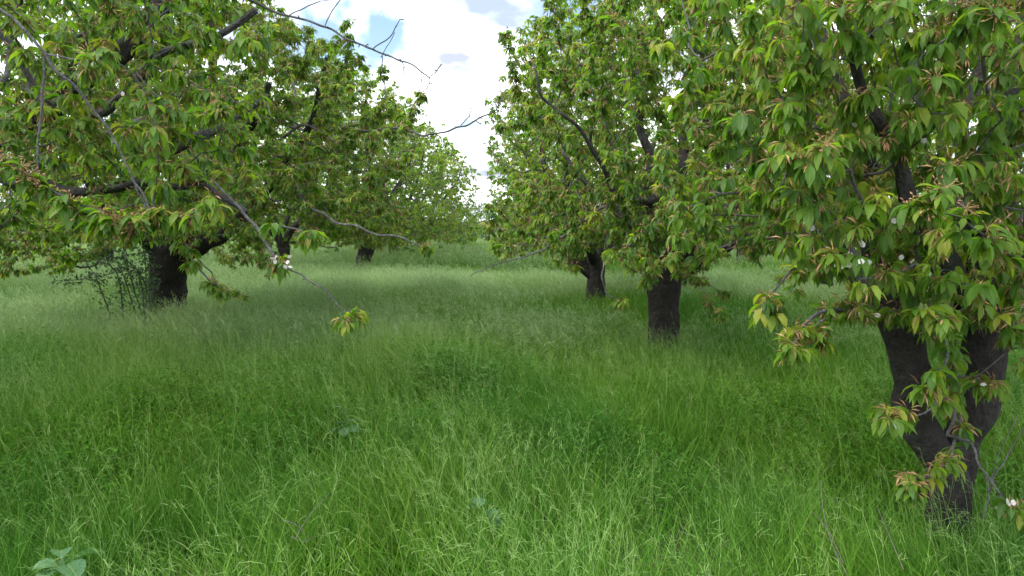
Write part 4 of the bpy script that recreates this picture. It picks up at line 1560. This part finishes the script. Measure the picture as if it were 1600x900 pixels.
# ------------------------------------------------------------------ leafy suckers beside the thick left trunk
rng = np.random.RandomState(314)
sx0, sy0 = P(238, 455, 11.0)[0], 11.0
Bs = np.array([sx0, sy0, float(gz(sx0, sy0))])
shr = bpy.data.objects.new('sucker_shrub', None)
C.objects.link(shr)
shr.location = Bs
tag(shr, 'clump of thin leafy suckers leaning left beside the thick left trunk', 'shrub')
stems = [((236, 455), (232, 420), (228, 385), (224, 355)), ((232, 455), (222, 410), (216, 370), (212, 345)), ((225, 455), (205, 420), (190, 390), (172, 365)),
         ((215, 452), (190, 425), (165, 395), (142, 372)), ((240, 440), (210, 422), (170, 430), (120, 437), (85, 438)), ((205, 450), (180, 428), (150, 405), (135, 390)),
         ((180, 455), (160, 440), (140, 418), (128, 400)), ((228, 455), (236, 430), (226, 400), (200, 370)), ((220, 455), (215, 430), (200, 400), (205, 375))]
lp, lt = [], []
for k, st in enumerate(stems):
    dd = 11.0 - 0.15 * k + rng.uniform(-.2, .2)
    pts = [P(a, b, dd) + np.array([0, rng.normal(0, .08), 0]) for a, b in st]
    pts[0][2] = min(pts[0][2], 0.1)
    V, Q, T, rv, cp, rr = tube(pts, np.linspace(0.012, 0.003, len(pts)), 5, k, res=0.06)
    link('stem', np_mesh('stem', V - Bs, [Q, T], TWIGM, extra={'rad': rv * 6}), shr)
    for c_ in cp[4:]:
        for _ in range(9):
            lp.append(c_ + rng.normal(0, 0.05, 3))
lp = np.array(lp)
n = len(lp)
az = rng.uniform(0, 6.28, n); el = rng.uniform(-.3, .5, n)
D = np.stack([np.cos(az) * np.cos(el), np.sin(az) * np.cos(el), np.sin(el)], -1)
v, f, uv, tt = leaf_batch(lp, D, rng.uniform(.035, .07, n), rng.uniform(.022, .036, n), rng.uniform(.5, 1.8, n), rng.normal(0, .5, n), rng.uniform(0, .4, n), ST1)
link('foliage', np_mesh('foliage', v - Bs, [f], SCRUB, uv, tt), shr, 'stuff')


# ------------------------------------------------------------------ broad-leaved weeds in the foreground grass
def rosette(px, py, d_, label, seed, n, size, tall):
    rg = np.random.RandomState(seed)
    x = P(px, py, d_)
    base_z = float(gz(x[0], d_))
    root = bpy.data.objects.new('broadleaf_weed', None)
    C.objects.link(root)
    root.location = (x[0], d_, base_z)
    tag(root, label, 'weed', 'broad-leaved weeds in the foreground grass')
    V, Q, T, rv, cp, rr = tube([(0, 0, -0.02), (0.01, 0, tall * .5), (0, 0.01, tall)], [0.006, 0.005, 0.004], 6, seed, res=0.04)
    link('stem', np_mesh('stem', V, [Q, T], WEED, np.zeros((len(V), 2)), np.full(len(V), .4)), root)
    for k in range(n):
        a_ = k * 2.4 + rg.uniform(-.3, .3)
        e_ = rg.uniform(0.25, 0.9)
        D_ = np.array([[math.cos(a_) * math.cos(e_), math.sin(a_) * math.cos(e_), math.sin(e_)]])
        l_ = size * rg.uniform(.7, 1.15)
        v_, f_, uv_, t_ = leaf_batch(np.zeros((1, 3)), D_, np.array([l_]), np.array([l_ * .62]), np.array([1.3]), np.array([rg.normal(0, .3)]), np.array([rg.uniform(.3, 1)]),
                                     [(0, .05), (.18, .08), (.3, .6), (.45, .95), (.6, 1.05), (.8, .85), (.93, .45), (1, .05)], fold=0.25)
        o_ = link('leaf', np_mesh('leaf', v_, [f_], WEED, uv_, t_), root)
        o_.location = (0, 0, tall * rg.uniform(.55, 1.0))
    return root


rosette(95, 850, 2.95, 'broad-leaved grey-green weed low in the bottom left corner', 1, 8, 0.15, 0.28)
rosette(752, 765, 3.6, 'pale broad-leaved weed standing in grass at the centre foreground', 2, 7, 0.12, 0.34)
rosette(538, 640, 5.2, 'dark bushy weed among fine grass left of centre', 3, 9, 0.12, 0.40)


def dry_stalks(px, py, d_, label, seed, segs):
    x = P(px, py, d_)
    B_ = np.array([x[0], d_, float(gz(x[0], d_))])
    root = bpy.data.objects.new('dry_stalk', None)
    C.objects.link(root)
    root.location = B_
    tag(root, label, 'dead stalk', 'dry stalks in the grass')
    for k, pts in enumerate(segs):
        w_ = np.array([P(a, b, c_) for a, b, c_ in pts])
        V, Q, T, rv, cp, rr = tube(w_, np.linspace(0.0024, 0.0012, len(w_)), 5, seed + k, res=0.05)
        link('stalk', np_mesh('stalk', V - B_, [Q, T], DEAD, extra={'rad': rv * 10}), root)
    return root


dry_stalks(1300, 850, 2.9, 'thin dry stalks leaning in the grass below the large right tree', 1,
           [((1325, 900, 2.8), (1300, 850, 2.85), (1285, 790, 2.9), (1283, 750, 2.95)), ((1318, 880, 2.85), (1295, 830, 2.9), (1270, 800, 2.95)), ((1412, 890, 2.8), (1395, 850, 2.85), (1370, 790, 2.9))])
dry_stalks(470, 840, 3.1, 'pale broken dry twig lying in grass left of the centre foreground', 9,
           [((440, 812, 3.1), (468, 822, 3.1), (480, 845, 3.1)), ((462, 842, 3.05), (480, 810, 3.1), (515, 770, 3.2)), ((455, 838, 3.08), (475, 848, 3.05), (490, 838, 3.1))])
